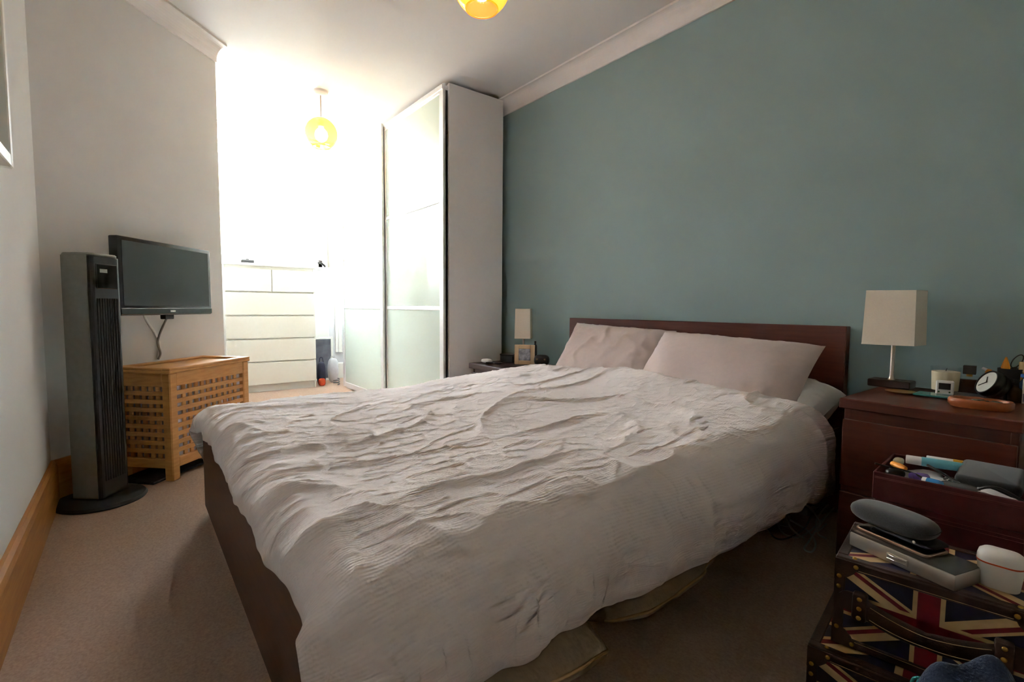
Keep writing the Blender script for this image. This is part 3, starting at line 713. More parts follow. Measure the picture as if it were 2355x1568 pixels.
# black pot with orange nozzle and loop
pt = thing('black_pot', 'black pot holding an orange nozzle and a thin black loop behind the round clock', 'pot', (-.243, 2.208, ZN))
lathe('pot', [(0, 0), (.026, 0), (.030, .004), (.031, .094), (.028, .094), (.027, .008), (0, .008)], BLACKM, pt, seg=32)
lathe('orange_nozzle', [(0, .07), (.011, .07), (.011, .098), (.008, .110), (.002, .130), (0, .130)], mat('orange_plastic2', (244, 160, 30), .4), pt, (-.012, -.004, 0), seg=20)
tube('loop', [(.012+.012*math.cos(q)*.9+.008*math.sin(q), .004, .118+.021*math.sin(q)) for q in np.linspace(0, 6.283, 15)[:-1]], .0017, BLACK, pt, closed=True, seg=6, n=3)
lathe('loop_grip', [(0, .02), (.004, .02), (.004, .100), (0, .100)], BLACK, pt, (.010, .004, 0), seg=10)
def bottle(name, label, loc, r, h, M, neck, capM, capr, caph, collar=None):
    t = thing(name, label, 'bottle', loc)
    lathe('body', [(0, 0), (r*.92, 0), (r, .004), (r, h-.012), (r*.75, h-.004), (neck, h), (neck, h+.006), (0, h+.006)], M, t, seg=28)
    lathe('cap', [(0, h+.004), (capr, h+.004), (capr, h+.004+caph), (capr*.9, h+.006+caph), (0, h+.006+caph)], capM, t, seg=24)
    if collar: lathe('collar', [(0, h), (neck*1.5, h), (neck*1.5, h+.006), (0, h+.006)], collar, t, seg=20)
    return t
BLUEC = mat('bright_blue_plastic', (46, 110, 206), .4)
bottle('amber_bottle', 'small bottle of amber scent with a clear gold-flecked stopper', (-.215, 2.205, ZN), .017, .082, mat('amber_liquid', (170, 120, 60), .15), .007, mat('champagne_cap', (216, 188, 140), .2), .011, .030, BRASS)
bottle('blue_capped_bottle', 'dark bottle with a tall bright blue cap', (-.192, 2.212, ZN), .0165, .104, mat('near_black_bottle', (30, 30, 34), .2), .012, BLUEC, .0125, .024)
bottle('blue_lidded_bottle', 'squat blue glass bottle with a flat blue lid', (-.196, 2.160, ZN), .022, .070, mat('blue_scent', (52, 72, 110), .1), .015, BLUEC, .020, .008)
bottle('brown_bottle', 'stout brown glass bottle beside the white lip balm stick', (-.222, 2.125, ZN), .019, .045, mat('brown_glass', (64, 46, 24), .1), .009, GLASS, .012, .020)
lb = thing('lip_balm', 'white lip balm stick standing at the chest edge', 'lip balm', (-.1955, 2.105, ZN))
lathe('tube', [(0, 0), (.0085, 0), (.0085, .040), (0, .040)], WHITEP, lb, seg=24)
lathe('cap', [(0, .0405), (.009, .0405), (.009, .073), (.008, .075), (0, .075)], WHITEP, lb, seg=24)
box2('label_band', (-.006, -.0089, .006), (.002, -.006, .030), mat('grey_ink', (120, 120, 150), .6), lb, 0)
# wooden tray with coins
ty_ = thing('wooden_tray', 'oval wooden tray holding coins at the front of the bedside chest', 'tray', (-.266, 1.905, ZN), R(2))
rings = []
for sc, z in ((.90, 0), (1.0, .008), (1.0, .020), (.95, .025), (.84, .024), (.80, .012), (.78, .010), (.05, .009)):
    rings.append([(sell(.070, .043, 2.6)(2*math.pi*k/40)[0]*sc, sell(.070, .043, 2.6)(2*math.pi*k/40)[1]*sc, z) for k in range(40)])
ring_loft('tray_body', rings, mat('orange_brown_wood', (164, 92, 52), .4, .12, 12, stretch=(1, 8, 8)), ty_)
COIN = mat('coin_metal', (150, 150, 140), .3, .1, metal=.8)
ncoin = 0
for k, (x, y, h) in enumerate(((-.03, .005, 0), (-.012, -.012, 0), (-.01, .012, .002), (.006, .0, .004), (.018, -.010, 0), (.022, .010, .002), (.034, .0, .004), (-.004, 0, .006))):
    cw = Matrix.Rotation(R(2), 3, 'Z') @ Vector((x, y, 0))
    c = lathe('coin', [(0, 0), (.011, 0), (.0115, .0009), (.011, .0018), (0, .0018)], COIN, None, (-.266+cw.x, 1.905+cw.y, ZN+.017+h), (R(random.uniform(-9, 9)), R(random.uniform(-9, 9)), 0), seg=20)
    tag(c, 'dull silver coin lying in the oval wooden tray', 'coin', 'coins in the wooden tray')

# ------------------------------------------------------------------ things on the left bedside table
ZL = .4565
pf2 = thing('photo_frame', 'small square pale-wood photo frame on the dark bedside table', 'photo frame', (-2.515, 2.07, ZL), R(40))
fr_ = Matrix.Rotation(R(-8), 4, 'X')
FW = mat('pale_maple', (232, 200, 158), .5, .05, 20)
for a, b in (((-.068, -.008, 0), (-.040, .008, .132)), ((.040, -.008, 0), (.068, .008, .132)), ((-.040, -.008, 0), (.040, .008, .027)), ((-.040, -.008, .105), (.040, .008, .132))):
    box2('frame', a, b, FW, pf2, .002)
box2('photo', (-.042, -.003, .025), (.042, .001, .107), mat('grey_photo', (110, 110, 124), .3, .5, 34, rgb2=(206, 208, 218)), pf2, 0)
box2('backing', (-.060, .008, .004), (.060, .010, .126), DGREY, pf2, 0)
rd = thing('clock_radio', 'rounded black clock radio beside the pillow on the dark bedside table', 'radio', (-2.415, 2.135, ZL), R(38))
puff('shell', sell(.052, .036, 2.6), .07, BLACK, rd)
box2('dial_strip', (-.034, -.0345, .036), (.03, -.030, .048), mat('bronze_dial', (130, 112, 88), .3, metal=.6), rd, .002)
bx = thing('black_box', 'small dark grey box by the wardrobe side on the bedside table', 'box', (-2.695, 2.075, ZL), R(22))
box2('body', (-.05, -.035, 0), (.05, .035, .045), mat('dark_slate', (58, 62, 66), .5), bx, .003); box2('lid', (-.052, -.037, .045), (.052, .037, .058), mat('dark_slate', (58, 62, 66), .5), bx, .003)
sg = thing('sunglasses', 'dark sunglasses lying at the edge of the dark bedside table', 'sunglasses', (-2.665, 1.925, ZL), R(35))
for x in (-.03, .03): puff('lens', sell(.026, .02, 2.6), .012, BLACK, sg, (x, 0, 0), n=20, rings=4)
tube('bridge', [(-.008, 0, .012), (0, 0, .016), (.008, 0, .012)], .002, BLACK, sg, seg=6)
tube('temple', [(-.055, 0, .008), (-.057, .05, .010), (-.05, .10, .004)], .002, BLACK, sg, seg=6); tube('temple', [(.055, 0, .008), (.057, .05, .010), (.05, .10, .004)], .002, BLACK, sg, seg=6)
ts = puff('tissue', sell(.04, .03, 2.), .028, mat('white_tissue', (232, 232, 236), .9, .05, 40, .6), None, (-2.735, 1.915, ZL), (0, 0, .4), n=24, rings=5); tag(ts, 'crumpled white tissue on the dark bedside table', 'tissue')
vs_ = bottle('black_spray_bottle', 'slim black bottle standing behind the square photo frame', (-2.500, 2.150, ZL), .012, .135, BLACK, .006, BLACK, .007, .014)

# ------------------------------------------------------------------ leather box stack with clutter
LB0 = Vector((-.372, 1.392, 0)); LBA = R(4.5); BW, BD, BT = .262, .225, .452
lbx = thing('leather_box', 'oxblood leather storage box with an open tray on top in front of the bedside chest', 'box', LB0, LBA)
box2('body', (0.003, .003, 0), (BW-.003, BD-.003, .388), LEATH, lbx, .004)
for k, (z0, z1) in enumerate(((.392, BT),)):
    for a, b in (((0, 0), (BW, .007)), ((0, BD-.007), (BW, BD)), ((0, .007), (.007, BD-.007)), ((BW-.007, .007), (BW, BD-.007))):
        box2('tray_wall', (*a, z0-.006), (*b, z1), LEATH, lbx, .002)
    box2('tray_floor', (.007, .007, z0-.004), (BW-.007, BD-.007, z0+.004), LEATH, lbx, 0)
for z in (.443, .440): tube('stitching', [(.004, -.0006, z-.002), (BW-.004, -.0006, z-.002)], .0007, mat('dark_thread', (120, 62, 60), .7), lbx, seg=5, smooth_path=False)
for z in (.374, .366): tube('stitching', [(.006, .0024, z), (BW-.006, .0024, z)], .0007, mat('dark_thread', (120, 62, 60), .7), lbx, seg=5, smooth_path=False)
MLB = Matrix.Translation(LB0) @ Matrix.Rotation(LBA, 4, 'Z')
def bl(x, y, z): return tuple(MLB @ Vector((x, y, z)))
ZT = .421   # clutter level in the tray
fillm = mat('paper_white', (222, 220, 222), .8, .04, 30)
# loose papers filling the tray
for k, (x, y, rz_, w_, h_, lab) in enumerate(((.075, .10, .3, .11, .15, 'creased white paper under the blue tube in the leather tray'), (.165, .085, -.25, .12, .10, 'white printed leaflet near the black pouch in the leather tray'), (.20, .04, -.12, .10, .05, 'long white receipt along the front edge of the leather tray'))):
    n_ = 10; V = []; F = []
    for i in range(n_):
        for j in range(n_):
            u, v = i/(n_-1)-.5, j/(n_-1)-.5
            V.append((u*w_, v*h_, .005*math.sin(u*7+k)+.004*math.cos(v*9+k*2)))
    for i in range(n_-1):
        for j in range(n_-1): F.append((i*n_+j, (i+1)*n_+j, (i+1)*n_+j+1, i*n_+j+1))
    o = mesh_obj('paper', V, F, fillm, None, bl(x, y, ZT+.010+.006*k), (0, 0, LBA+rz_), smooth=True); md = o.modifiers.new('t', 'SOLIDIFY'); md.thickness = .0006
    tag(o, lab, 'paper')
    if k == 1:
        for q in range(2): box2('printed_bar', (-.045+q*.009, -.012, .006), (-.041+q*.009, .004, .009), BLACK, o, 0)
# tubes
def squeeze(name, label, a, b, r, M, capM, caplen, z):
    A_ = Vector(bl(*a, z)); B_ = Vector(bl(*b, z)); d = B_-A_; ln = d.length
    t = thing(name, label, 'tube', A_, math.atan2(d.y, d.x))
    rings = []
    for s, k in ((caplen, .92), (caplen+.002, 1.0), (ln*.5, 1.0), (ln-.012, .96), (ln-.003, .82), (ln, .5)):
        rings.append([(s, r*k*math.cos(q), r*k*.9*math.sin(q)) for q in np.linspace(0, 2*math.pi, 25)[:-1]])
    ring_loft('body', rings, M, t)
    rings = [[(s, r*k*math.cos(q), r*k*.9*math.sin(q)) for q in np.linspace(0, 2*math.pi, 25)[:-1]] for s, k in ((0, .88), (.002, .94), (caplen, .96))]
    ring_loft('cap', rings, capM, t)
    return t
squeeze('blue_tube', 'pale blue cosmetic tube with a white cap on the leather tray', (.040, .140), (.150, .160), .0125, mat('sky_blue_plastic', (112, 190, 208), .35, .06, 30), WHITEP, .030, .462)
squeeze('orange_tube', 'mustard orange tube behind the pale blue one', (.075, .178), (.175, .192), .0125, mat('mustard_plastic', (226, 166, 40), .4), WHITEP, .05, .461)
squeeze('orange_lip_balm', 'small orange stick poking out at the tray corner', (.018, .120), (.048, .090), .0085, mat('orange_plastic3', (240, 158, 60), .4), mat('orange_plastic3', (240, 158, 60), .4), .012, .449)
squeeze('purple_tube', 'translucent purple cap tube in the leather tray', (.064, .050), (.094, .072), .011, mat('lilac_plastic', (140, 118, 188), .25), mat('lilac_plastic_dark', (110, 86, 160), .3), .012, .444)
squeeze('blue_sachet', 'bright blue foil sachet at the front of the tray', (.088, .030), (.128, .024), .010, mat('foil_blue', (60, 140, 206), .25), WHITEP, .008, .446)
cm = puff('grey_cream_pot', sell(.011, .02, 3), .018, mat('olive_beige', (168, 160, 132), .6), None, bl(.022, .165, .437), (0, 0, LBA), n=24, rings=4); tag(cm, 'olive-beige small case at the back corner of the tray', 'case')
sq = thing('sunglass_strap', 'thin black glasses lying across the leather tray', 'glasses', bl(0, 0, 0), LBA)
tube('arm', [(-.008, .060, .456), (.03, .055, .455), (.06, .055, .453), (.085, .045, .448), (.105, .022, .438)], .0022, BLACK, sq, seg=6)
tube('arm', [(.085, .115, .463), (.105, .10, .458), (.13, .085, .450), (.150, .07, .444)], .0028, BLACK, sq, seg=6)
tube('rim', [(.15, .07, .444), (.165, .06, .440), (.17, .045, .436), (.155, .04, .435), (.14, .05, .438)], .0018, BLACK, sq, seg=6, closed=True, n=4)
pch = thing('velvet_pouch', 'soft black velvet pouch propped in the leather tray', 'pouch', bl(.194, .14, .446), LBA+R(-2))
prism('pouch', rrect(.110, .128, .014), .030, mat('black_velvet', (34, 38, 40), .95, .3, 300, .2, bscale=1500, sheen=.3), pch, (0, 0, -.006), (R(7), 0, 0), bev=.010, seg=3, smooth=True)
for zz in (.008, .014): tube('pouch_fold', [(-.048, -.063, zz-.006), (0, -.0637, zz-.007), (.048, -.063, zz-.006)], .0018, BLACKM, pch, seg=6)
bd_ = thing('cable_loop', 'black cable looping over the front corner of the leather tray', 'cable', bl(0, 0, 0), LBA)
tube('cord', [(.175, .03, .447), (.195, .020, .462), (.215, .018, .465), (.240, .012, .455), (.268, .004, .440), (.29, .0, .43)], .003, BLACK, bd_, seg=8)
cl_ = puff('clear_case', sell(.034, .016, 3), .016, mat('smoky_plastic', (90, 92, 92), .15), None, bl(.152, .030, .440), (0, 0, LBA-.12), n=28, rings=4); tag(cl_, 'smoky plastic case at the front of the leather tray', 'case')
bk = puff('black_compact', sell(.02, .012, 3), .02, BLACK, None, bl(.036, .04, .437), (0, 0, LBA+.7), n=24, rings=4); tag(bk, 'small glossy black compact in the left corner of the leather tray', 'compact')

# ------------------------------------------------------------------ union flag suitcases
def clip(poly, w_, h_):
    def cut(P, f, inter):
        out = []
        for i in range(len(P)):
            a, b = P[i-1], P[i]
            if f(b):
                if not f(a): out.append(inter(a, b))
                out.append(b)
            elif f(a): out.append(inter(a, b))
        return out
    for ax, lim, sg_ in ((0, 0, 1), (0, w_, -1), (1, 0, 1), (1, h_, -1)):
        f = lambda p, ax=ax, lim=lim, s=sg_: s*(p[ax]-lim) >= -1e-9
        def inter(a, b, ax=ax, lim=lim):
            t = (lim-a[ax])/(b[ax]-a[ax]); return (a[0]+t*(b[0]-a[0]), a[1]+t*(b[1]-a[1]))
        poly = cut(poly, f, inter)
        if not poly: return []
    return poly
def flag(name, w_, h_, parent, place, k=1.0):
    # place(u,v,d) -> local point
    V, F, mi = [], [], []
    def addp(poly, d, m_):
        poly = clip(poly, w_, h_)
        if len(poly) < 3: return
        s = len(V); V.extend(place(u, v, d) for u, v in poly); F.append(tuple(range(s, s+len(poly)))); mi.append(m_)
    addp([(0, 0), (w_, 0), (w_, h_), (0, h_)], .0004, 0)
    cx, cy = w_/2, h_/2; t = h_*.10
    def band(a, b, o1, o2, d, m_):
        dx, dy = b[0]-a[0], b[1]-a[1]; l = math.hypot(dx, dy); nx, ny = -dy/l, dx/l; ex, ey = dx/l*.02, dy/l*.02
        addp([(a[0]+nx*o1-ex, a[1]+ny*o1-ey), (b[0]+nx*o1+ex, b[1]+ny*o1+ey), (b[0]+nx*o2+ex, b[1]+ny*o2+ey), (a[0]+nx*o2-ex, a[1]+ny*o2-ey)], d, m_)
    for a, b in (((0, 0), (w_, h_)), ((0, h_), (w_, 0))): band(a, b, -t, t, .0008, 1)
    for e in ((0, 0), (w_, h_), (0, h_), (w_, 0)): band((cx, cy), e, -t*.05, -t*.60, .0012, 2)
    addp([(0, cy-h_*.165), (w_, cy-h_*.165), (w_, cy+h_*.165), (0, cy+h_*.165)], .0016, 1); addp([(cx-h_*.165, 0), (cx+h_*.165, 0), (cx+h_*.165, h_), (cx-h_*.165, h_)], .0016, 1)
    addp([(0, cy-h_*.115), (w_, cy-h_*.115), (w_, cy+h_*.115), (0, cy+h_*.115)], .0020, 2); addp([(cx-h_*.115, 0), (cx+h_*.115, 0), (cx+h_*.115, h_), (cx-h_*.115, h_)], .0020, 2)
    return mesh_obj(name, V, F, None, parent, mats=[NAVY, CREAMP, REDP], mi=mi)
def suitcase(label, loc, rz, w_, d_, h_, handle=True):
    t = thing('suitcase', label, 'suitcase', loc, rz, None)
    box2('body', (0, 0, 0), (w_, d_, h_), DLEATH, t, .006, 2)
    e = .018
    flag('front_print', w_-2*e, h_-2*e, t, lambda u, v, d: (e+u, -d, e+v))
    flag('top_print', w_-2*e, d_-2*e, t, lambda u, v, d: (e+u, e+v, h_+d))
    # leather edge strips, front and top
    for a, b in (((0, -.003, 0), (w_, .004, e)), ((0, -.003, h_-e), (w_, .004, h_)), ((0, -.003, e), (e, .004, h_-e)), ((w_-e, -.003, e), (w_, .004, h_-e)),
                 ((0, 0, h_-.004), (w_, e, h_+.003)), ((0, d_-e, h_-.004), (w_, d_, h_+.003)), ((0, e, h_-.004), (e, d_-e, h_+.003)), ((w_-e, e, h_-.004), (w_, d_-e, h_+.003))):
        box2('edge_strip', a, b, DLEATH, t, .002)
    # corner patches with studs
    for cx, cz, sx, sz in ((0, 0, 1, 1), (w_, 0, -1, 1), (0, h_, 1, -1), (w_, h_, -1, -1)):
        q = .042; poly = [(0, 0), (q, 0)]+[(q*.92*math.cos(R(a)), q*.92*math.sin(R(a))) for a in (15, 35, 55, 75)]+[(0, q)]
        V = [(cx+sx*x, -.0035, cz+sz*z) for x, z in poly]+[(cx+sx*x, .003, cz+sz*z) for x, z in poly]; n_ = len(poly)
        o = mesh_obj('corner_patch', V, [tuple(range(n_)), tuple(range(n_, 2*n_))[::-1]]+[(i, (i+1) % n_, n_+(i+1) % n_, n_+i) for i in range(n_)], DLEATH, t)
        bm = bmesh.new(); bm.from_mesh(o.data); bmesh.ops.recalc_face_normals(bm, faces=bm.faces); bm.to_mesh(o.data); bm.free()
        for x, z in ((.008, .034), (.034, .008)):
            lathe('stud', [(0, 0), (.0042, 0), (.0036, .0018), (.002, .0028), (0, .003)], BRASS, t, (cx+sx*x, -.0035, cz+sz*z), (R(90), 0, 0), seg=12)
    for x in (.008, w_-.008): lathe('stud', [(0, 0), (.0042, 0), (.0036, .0018), (.002, .0028), (0, .003)], BRASS, t, (x, -.003, h_-.055), (R(90), 0, 0), seg=12)
    for x in (.03, w_-.03): lathe('stud', [(0, 0), (.0042, 0), (.0036, .0018), (.002, .0028), (0, .003)], BRASS, t, (x, .010, h_+.003), seg=12)
    for z in (e-.004, h_-e+.004): tube('stitching', [(e+.02, -.0034, z), (w_-e-.02, -.0034, z)], .0005, STITCH, t, seg=4, smooth_path=False)
    if handle:
        hz = h_*.55; x0, x1 = w_*.16, w_*.84
        N = 26; rings = []
        for i in range(N+1):
            s = i/N; x = x0+(x1-x0)*s
            bow = math.sin(math.pi*s); y = -.010-.020*bow**.7; z = hz-.018*bow*0-.012*math.sin(math.pi*s)
            hh = .015+.005*abs(math.cos(math.pi*s))**.5; th = .004
            rings.append([(x, y-th, z-hh*.8), (x, y-th*1.3, z), (x, y-th, z+hh*.8), (x, y, z+hh), (x, y+th, z+hh*.8), (x, y+th, z-hh*.8), (x, y, z-hh)])
        hd = ring_loft('handle', rings, DLEATH, t)
        for sgn in (-1, 1):
            tube('stitching', [(x0+(x1-x0)*s, -.0155-.020*math.sin(math.pi*s)**.7, hz-.012*math.sin(math.pi*s)+sgn*(.009+.003*abs(math.cos(math.pi*s)))) for s in np.linspace(.08, .92, 14)], .0006, STITCH, hd, seg=4, n=3)
        for x in (x0, x1):
            sg = -1 if x == x0 else 1
            # end tab: rounded tongue flat on the case, and a loop strap over the handle
            poly = [(0, -.019), (.022*sg, -.019)]+[((.022+.016*math.cos(R(a)))*sg, .019*math.sin(R(a))) for a in (-60, -30, 0, 30, 60)]+[(.022*sg, .019), (0, .019)]
            if sg < 0: poly = poly[::-1]
            V = [(x+a, -.007, hz+b) for a, b in poly]+[(x+a, -.0025, hz+b) for a, b in poly]; n_ = len(poly)
            o = mesh_obj('handle_tab', V, [tuple(range(n_))[::-1], tuple(range(n_, 2*n_))]+[(i, (i+1) % n_, n_+(i+1) % n_, n_+i) for i in range(n_)], DLEATH, t)
            st_ = box2('handle_strap', (x-.013, -.024, hz-.026), (x+.011, -.002, hz+.026), DLEATH, t, .005, 2)
            for z in (-.018, 0, .018):
                s2 = lathe('stud', [(0, 0), (.0042, 0), (.0036, .0018), (.002, .0028), (0, .003)], BRASS, st_, (-.0, -.011, z), (R(90), 0, 0), seg=12)
    return t
suitcase('small union flag suitcase with a leather handle, standing on the larger one', (-.342, 1.083, .179), R(9.0), .285, .215, .171)
suitcase('larger union flag suitcase on the carpet beneath the small one', (-.366, 1.035, 0), R(9.0), .345, .275, .176)
# things on the suitcase
ZS = .3535
MS = Matrix.Translation((-.342, 1.083, 0)) @ Matrix.Rotation(R(9), 4, 'Z')
def sl(x, y, z): return tuple(MS @ Vector((x, y, z)))
Pa, Pb, Pc = on(1952, 1252, 2, ZS), on(2195, 1362, 2, ZS), on(2228, 1300, 2, ZS)
sd = Vector(Pb-Pa); sa = math.atan2(sd.y, sd.x); sl_ = sd.length
sb = thing('metal_case', 'flat silver metal case lying on the small suitcase', 'case', tuple(Pa), sa)
box2('shell', (0, 0, 0), (sl_, .088, .028), STEEL, sb, .003, 2)
box2('top_sheet', (.002, .003, .028), (sl_-.002, .085, .0288), mat('dark_steel_top', (112, 108, 104), .35, .06, metal=.8), sb, 0)
cf = box2('clasp', (sl_*.40, -.003, .007), (sl_*.60, .001, .020), STEEL, sb, .001)
for z in (-.0035, .0035):
    r_ = tube('clasp_wire', [(-sl_*.09, -.0025, z), (sl_*.09, -.0025, z)], .0007, mat('bright_steel', (230, 228, 224), .2, metal=.9), cf, seg=5, smooth_path=False)
ph = thing('phone', 'flat phone with a rose-metal rim under the charcoal glasses case', 'phone', tuple(Vector(Pa)+Vector((.052, .040, .029))), sa+R(-2))
prism('body', rrect(.135, .066, .010), .006, mat('rose_metal', (176, 150, 132), .3, metal=.8), ph, (.025, 0, 0), bev=.0015)
prism('glass_face', rrect(.129, .060, .009), .0006, SCREEN, ph, (.025, 0, .006))
bk2 = thing('black_pouch', 'thin black pouch between the phone and the charcoal glasses case', 'pouch', tuple(Vector(Pa)+Vector((.085, .045, .0358))), sa+R(-3))
puff('pouch', sell(.060, .032, 5), .010, BLACKM, bk2, (0, 0, 0), n=40, rings=4)
lathe('press_stud', [(0, 0), (.003, 0), (.002, .001), (0, .0012)], STEEL, bk2, (.03, -.0305, .008), (R(90), 0, 0), seg=10)
gc = thing('glasses_case', 'charcoal felt glasses case on top of the stack of gadgets', 'case', tuple(Vector(Pa)+Vector((.060, .048, .0445))), sa+R(2))
cs = puff('shell', sell(.076, .034, 3.0), .040, FELT, gc, (0, 0, 0), (R(6), 0, 0), n=64, rings=9)
tube('seam', [(sell(.0762, .0342, 3.0)(q)[0], sell(.0762, .0342, 3.0)(q)[1]*math.cos(R(6))-.001, .021+sell(.076, .034, 3.)(q)[1]*math.sin(R(6))) for q in np.linspace(0, 6.283, 49)[:-1]], .0008, BLACKM, gc, closed=True, n=1, seg=5)
Pw = on(2290, 1350, 2, ZS)
wb = thing('white_container', 'white plastic container with an orange seam on the small suitcase', 'container', (Pw[0]+.003, Pw[1]+.008, ZS), R(2))
def rr(w_, d_, r, z): return [(x, y, z) for x, y in rrect(w_, d_, r, 6)]
WHC = mat('soft_white_plastic', (226, 222, 216), .45, .01)
ring_loft('body', [rr(.050, .036, .015, 0), rr(.053, .039, .016, .002), rr(.061, .045, .019, .043)], WHC, wb)
ring_loft('seam', [rr(.0625, .0465, .0195, .043), rr(.0630, .0470, .0195, .0455)], mat('orange_seal', (222, 82, 30), .4), wb)
ring_loft('lid', [rr(.062, .046, .0195, .0455), rr(.0615, .0455, .0195, .053), rr(.058, .042, .018, .060), rr(.048, .032, .013, .0640), rr(.02, .01, .004, .0652)], WHC, wb)
box2('clasp', (.0295, -.006, .034), (.0335, .006, .050), mat('orange_seal', (222, 82, 30), .4), wb, .001)
# dark blue cloth at the foot of the suitcases
n_ = 40; V = []; F = []
for i in range(n_):
    for j in range(n_):
        u, v = i/(n_-1)*2-1, j/(n_-1)*2-1; r_ = math.hypot(u, v)
        z = .335*max(0, 1-r_**2.6*.8)+.012*math.sin(u*9+v*4)+.010*math.sin(v*11-u*3)
        V.append((u*.115, v*.085, max(z, .002+.004*(1+math.sin(u*14)))))
for i in range(n_-1):
    for j in range(n_-1): F.append((i*n_+j, (i+1)*n_+j, (i+1)*n_+j+1, i*n_+j+1))
bc = thing('blue_garment', 'navy blue garment with turquoise print heaped before the suitcases', 'garment', (-.105, .925, 0), R(12))
gm = mesh_obj('cloth', V, F, mat('navy_cloth', (30, 46, 74), .9, .1, 40, .3, bscale=300, sheen=.2), bc, smooth=True); gm.modifiers.new('t', 'SOLIDIFY').thickness = .003
for k in range(6):
    a = R(200+k*14); x0_, y0_ = -.062+.004*k, .006
    tube('turquoise_motif', [(x0_, y0_+.002*k, .287), (x0_+.012*math.cos(a), y0_+.010*math.sin(a)*.6, .283), (x0_+.020*math.cos(a+.4), y0_+.016*math.sin(a+.4)*.6, .272)], .0022, mat('turquoise_ink', (60, 176, 180), .7), bc, seg=5, n=4)

# ------------------------------------------------------------------ under the bed: storage bags, cables
def bag(label, pts, thick, loc, seed):
    pts = [tuple(a_+(b_-a_)*k_/4 for a_, b_ in zip(p_, q_)) for p_, q_ in zip(pts[:-1], pts[1:]) for k_ in range(4)]+[pts[-1]]
    # soft slumped fabric bag: loft of rounded sections along y
    t = thing('storage_bag', label, 'bag', loc)
    rings = []
    for (y, xo, w_, h_) in pts:
        ring = []
        for q in np.linspace(0, 2*math.pi, 33)[:-1]:
            cx, cz = math.cos(q), math.sin(q)
            e = .75
            x = xo-w_/2+w_/2*math.copysign(abs(cx)**e, cx); z = h_/2+h_/2*math.copysign(abs(cz)**e, cz)
            wob = .008*math.sin(9*y+3*q+seed)+.006*math.sin(31*y-2*q+seed)+.004*math.sin(57*y+5*q)
            ring.append((x+wob, y, max(0.001, z+wob*.8)))
        rings.append(ring)
    ring_loft('sack', rings, BEIGEF, t)
    return t, rings
b1, r1 = bag('slumped beige fabric storage bag poking out from under the bed, near the cables', [(-.30, -.10, .5, .02), (-.27, -.03, .6, .07), (-.20, .02, .62, .11), (-.10, .03, .62, .13), (.05, .015, .60, .14), (.18, -.02, .58, .15), (.30, -.06, .55, .16), (.36, -.14, .42, .10), (.38, -.22, .3, .03)], .1, (-.755, 1.23, 0), 1.)
tube('piping', [r1[i][0] for i in range(3, 30)], .004, mat('beige_piping', (194, 160, 116), .9), b1, seg=6)
tube('piping', [(r1[i][4][0], r1[i][4][1], r1[i][4][2]+.002) for i in range(3, 30)], .0035, mat('beige_piping', (194, 160, 116), .9), b1, seg=6)
b2, r2 = bag('slumped beige fabric storage bag under the foot end of the bed', [(-.38, -.10, .5, .02), (-.34, -.02, .6, .08), (-.22, .03, .62, .13), (-.06, .05, .62, .15), (.06, .06, .60, .15), (.13, .05, .55, .13), (.17, -.02, .42, .10), (.19, -.10, .3, .03)], .1, (-.745, .69, 0), 2.)
tube('piping', [r2[i][0] for i in range(3, 26)], .004, mat('beige_piping', (194, 160, 116), .9), b2, seg=6)
tube('piping', [(r2[i][4][0], r2[i][4][1], r2[i][4][2]+.002) for i in range(3, 26)], .0035, mat('beige_piping', (194, 160, 116), .9), b2, seg=6)
def fl(px, py, z=.004):
    P = on(px, py, 2, z); return (P[0], P[1], z)
CABW = mat('pale_cable', (206, 202, 190), .5); CABG = mat('dark_cable', (48, 48, 50), .5)
cab = thing('cable_tangle', 'tangle of pale cables on the carpet between bed and bedside chest', 'cable', fl(1830, 1215))
o1 = Vector(cab.location)
def cp(L_): return [tuple(Vector(fl(px, py, z))-o1) for px, py, z in L_]
tube('cord', cp([(1925, 1160, .03), (1890, 1200, .015), (1860, 1245, .004), (1850, 1262, .004), (1868, 1268, .004), (1875, 1245, .004), (1850, 1215, .004), (1800, 1190, .01), (1770, 1210, .02)]), .0036, CABW, cab, seg=6)
tube('cord', cp([(1810, 1150, .06), (1790, 1190, .03), (1800, 1225, .006), (1835, 1235, .004), (1870, 1215, .004), (1905, 1180, .01)]), .0036, CABW, cab, seg=6)
tube('cord', cp([(1900, 1205, .005), (1878, 1222, .005), (1885, 1200, .03), (1860, 1165, .06), (1830, 1155, .09), (1810, 1175, .07), (1820, 1215, .03), (1850, 1238, .005)]), .0036, CABW, cab, seg=6)
tube('cord', cp([(1900, 1238, .004), (1880, 1225, .004), (1880, 1190, .02), (1905, 1160, .05)]), .0036, CABW, cab, seg=6)
cab2 = thing('dark_cable', 'dark cable coiled by the power adapter beside the bed', 'cable', fl(1790, 1230)); o1 = Vector(cab2.location)
tube('cord', cp([(1760, 1205, .01), (1780, 1235, .004), (1810, 1238, .004), (1850, 1215, .01), (1870, 1180, .03), (1905, 1150, .05)]), .003, CABG, cab2, seg=6)
ad = thing('power_adapter', 'pale power adapter plug among the cables', 'adapter', fl(1795, 1205, 0.001), R(25))
box2('block', (-.03, -.02, 0), (.03, .02, .05), mat('grey_white_plastic', (176, 176, 170), .5), ad, .004)
for x in (-.008, .008): box2('pin', (x-.002, -.032, .02), (x+.002, -.02, .03), BRASS, ad, 0)
ps = thing('power_strip', 'pale multi-socket power strip lying by the bedside chest', 'power strip', fl(1895, 1175, .001), R(70))
box2('strip', (-.12, -.025, 0), (.12, .025, .035), mat('grey_white_plastic', (176, 176, 170), .5), ps, .006, 2)
for k in range(4): box2('socket', (-.10+k*.052, -.016, .035), (-.064+k*.052, .016, .0365), mat('socket_grey', (120, 120, 118), .5), ps, .001)
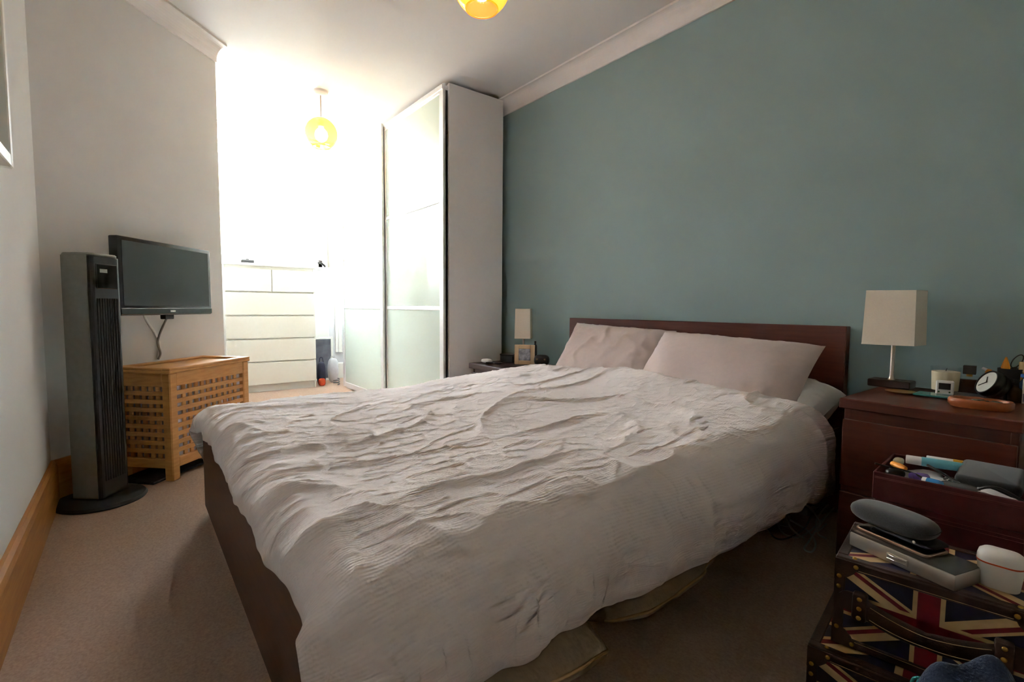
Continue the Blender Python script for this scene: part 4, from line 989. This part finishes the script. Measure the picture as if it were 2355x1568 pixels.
gb = puff('green_carrier_bag', sell(.10, .09, 2.4), .10, mat('green_bag', (60, 80, 70), .5, .2, 30, .4), None, fl(1742, 1160, .001), (0, 0, .3), n=36, rings=6); tag(gb, 'dark green crumpled bag under the bed behind the cables', 'bag')

# ------------------------------------------------------------------ around the window and chest
def onx(px, py, x): P = on(px, py, 0, x); return (P[0], P[1], P[2])
ZTOP = 1.2365
bb = thing('black_speaker', 'small black box on top of the cream chest', 'box', (-5.42, .925, ZTOP), R(90))
box2('body', (-.055, -.03, 0), (.055, .03, .045), BLACKM, bb, .005); box2('knob', (-.012, -.012, .045), (.012, .012, .055), BLACKM, bb, .002)
for y, h_, lab in ((1.345, .085, 'squat white pot on the cream chest below the window'), (1.40, .11, 'taller white pot with a thin nozzle on the cream chest')):
    t = thing('toiletry_pot', lab, 'pot', (-5.45, y, ZTOP))
    lathe('body', [(0, 0), (.019, 0), (.021, .004), (.021, h_*.8), (.016, h_*.86), (0, h_*.86)], CREAM, t, seg=20)
    lathe('cap', [(0, h_*.86), (.014, h_*.86), (.014, h_*.97), (.006, h_), (0, h_)], WHITEP, t, seg=16)
sh_ = thing('hair_clip', 'dark curved hair clip lying at the end of the window sill', 'clip', (-5.70, 1.72, 1.2705), R(80))
tube('clip_body', [(-.04, 0, .045), (-.015, 0, .05), (.015, 0, .03), (.035, 0, .012)], .011, BLACKM, sh_, seg=8)
tube('clip_foot', [(.030, -.02, .008), (.036, 0, .008), (.030, .02, .008)], .007, BLACKM, sh_, seg=8)
lf = thing('leaning_picture', 'dark picture in a white frame leaning on the wall beside the cream chest', 'picture', (-5.60, 1.66, 0), R(90))
for a, b in (((-.14, 0, .0), (-.115, .02, .49)), ((.115, 0, 0), (.14, .02, .49)), ((-.115, 0, 0), (.115, .02, .025)), ((-.115, 0, .465), (.115, .02, .49))):
    box2('frame', a, b, GLOSSW, lf, .003)
box2('print', (-.115, .006, .025), (.115, .012, .465), mat('slate_print', (66, 68, 78), .4, .3, 9, rgb2=(112, 112, 118)), lf, 0)
dbg = thing('dark_bag', 'navy bag with orange and red pattern on the floor beside the cream chest', 'bag', (-5.27, 1.565, 0), R(80))
puff('sack', sell(.045, .06, 2.4), .25, mat('navy_bag', (36, 36, 60), .7, .3, 20), dbg, (0, 0, .0), n=32, rings=8)
puff('orange_patch', sell(.036, .028, 2.4), .085, mat('orange_red_cloth', (206, 96, 40), .7, .3, 60, rgb2=(196, 40, 30)), dbg, (0, -.045, .0), n=24, rings=5)
tube('handle', [(-.02, 0, .23), (-.01, 0, .29), (.012, 0, .29), (.022, 0, .23)], .005, mat('navy_bag', (36, 36, 60), .7), dbg, seg=6)
wbx = thing('plastic_bag', 'pale plastic carrier bag beside the wardrobe end', 'bag', (-5.40, 1.73, 0), R(85))
puff('sack', sell(.055, .05, 3), .27, mat('pale_polythene', (200, 198, 200), .4, .06, 20, .4), wbx, n=36, rings=8)
tube('handle', [(-.03, 0, .24), (-.02, 0, .285), (.0, 0, .285), (.01, 0, .24)], .004, mat('pale_polythene', (200, 198, 200), .4), wbx, seg=6)
plug = thing('extension_lead', 'grey coiled extension lead on the floor by the wardrobe end', 'cable', (-5.20, 1.70, 0))
tube('cord', [(.03*math.cos(q)*(1+.1*math.sin(3*q)), .03*math.sin(q), .008+.004*q) for q in np.linspace(0, 15, 40)], .005, mat('grey_lead', (110, 112, 114), .5), plug, seg=6, n=2)
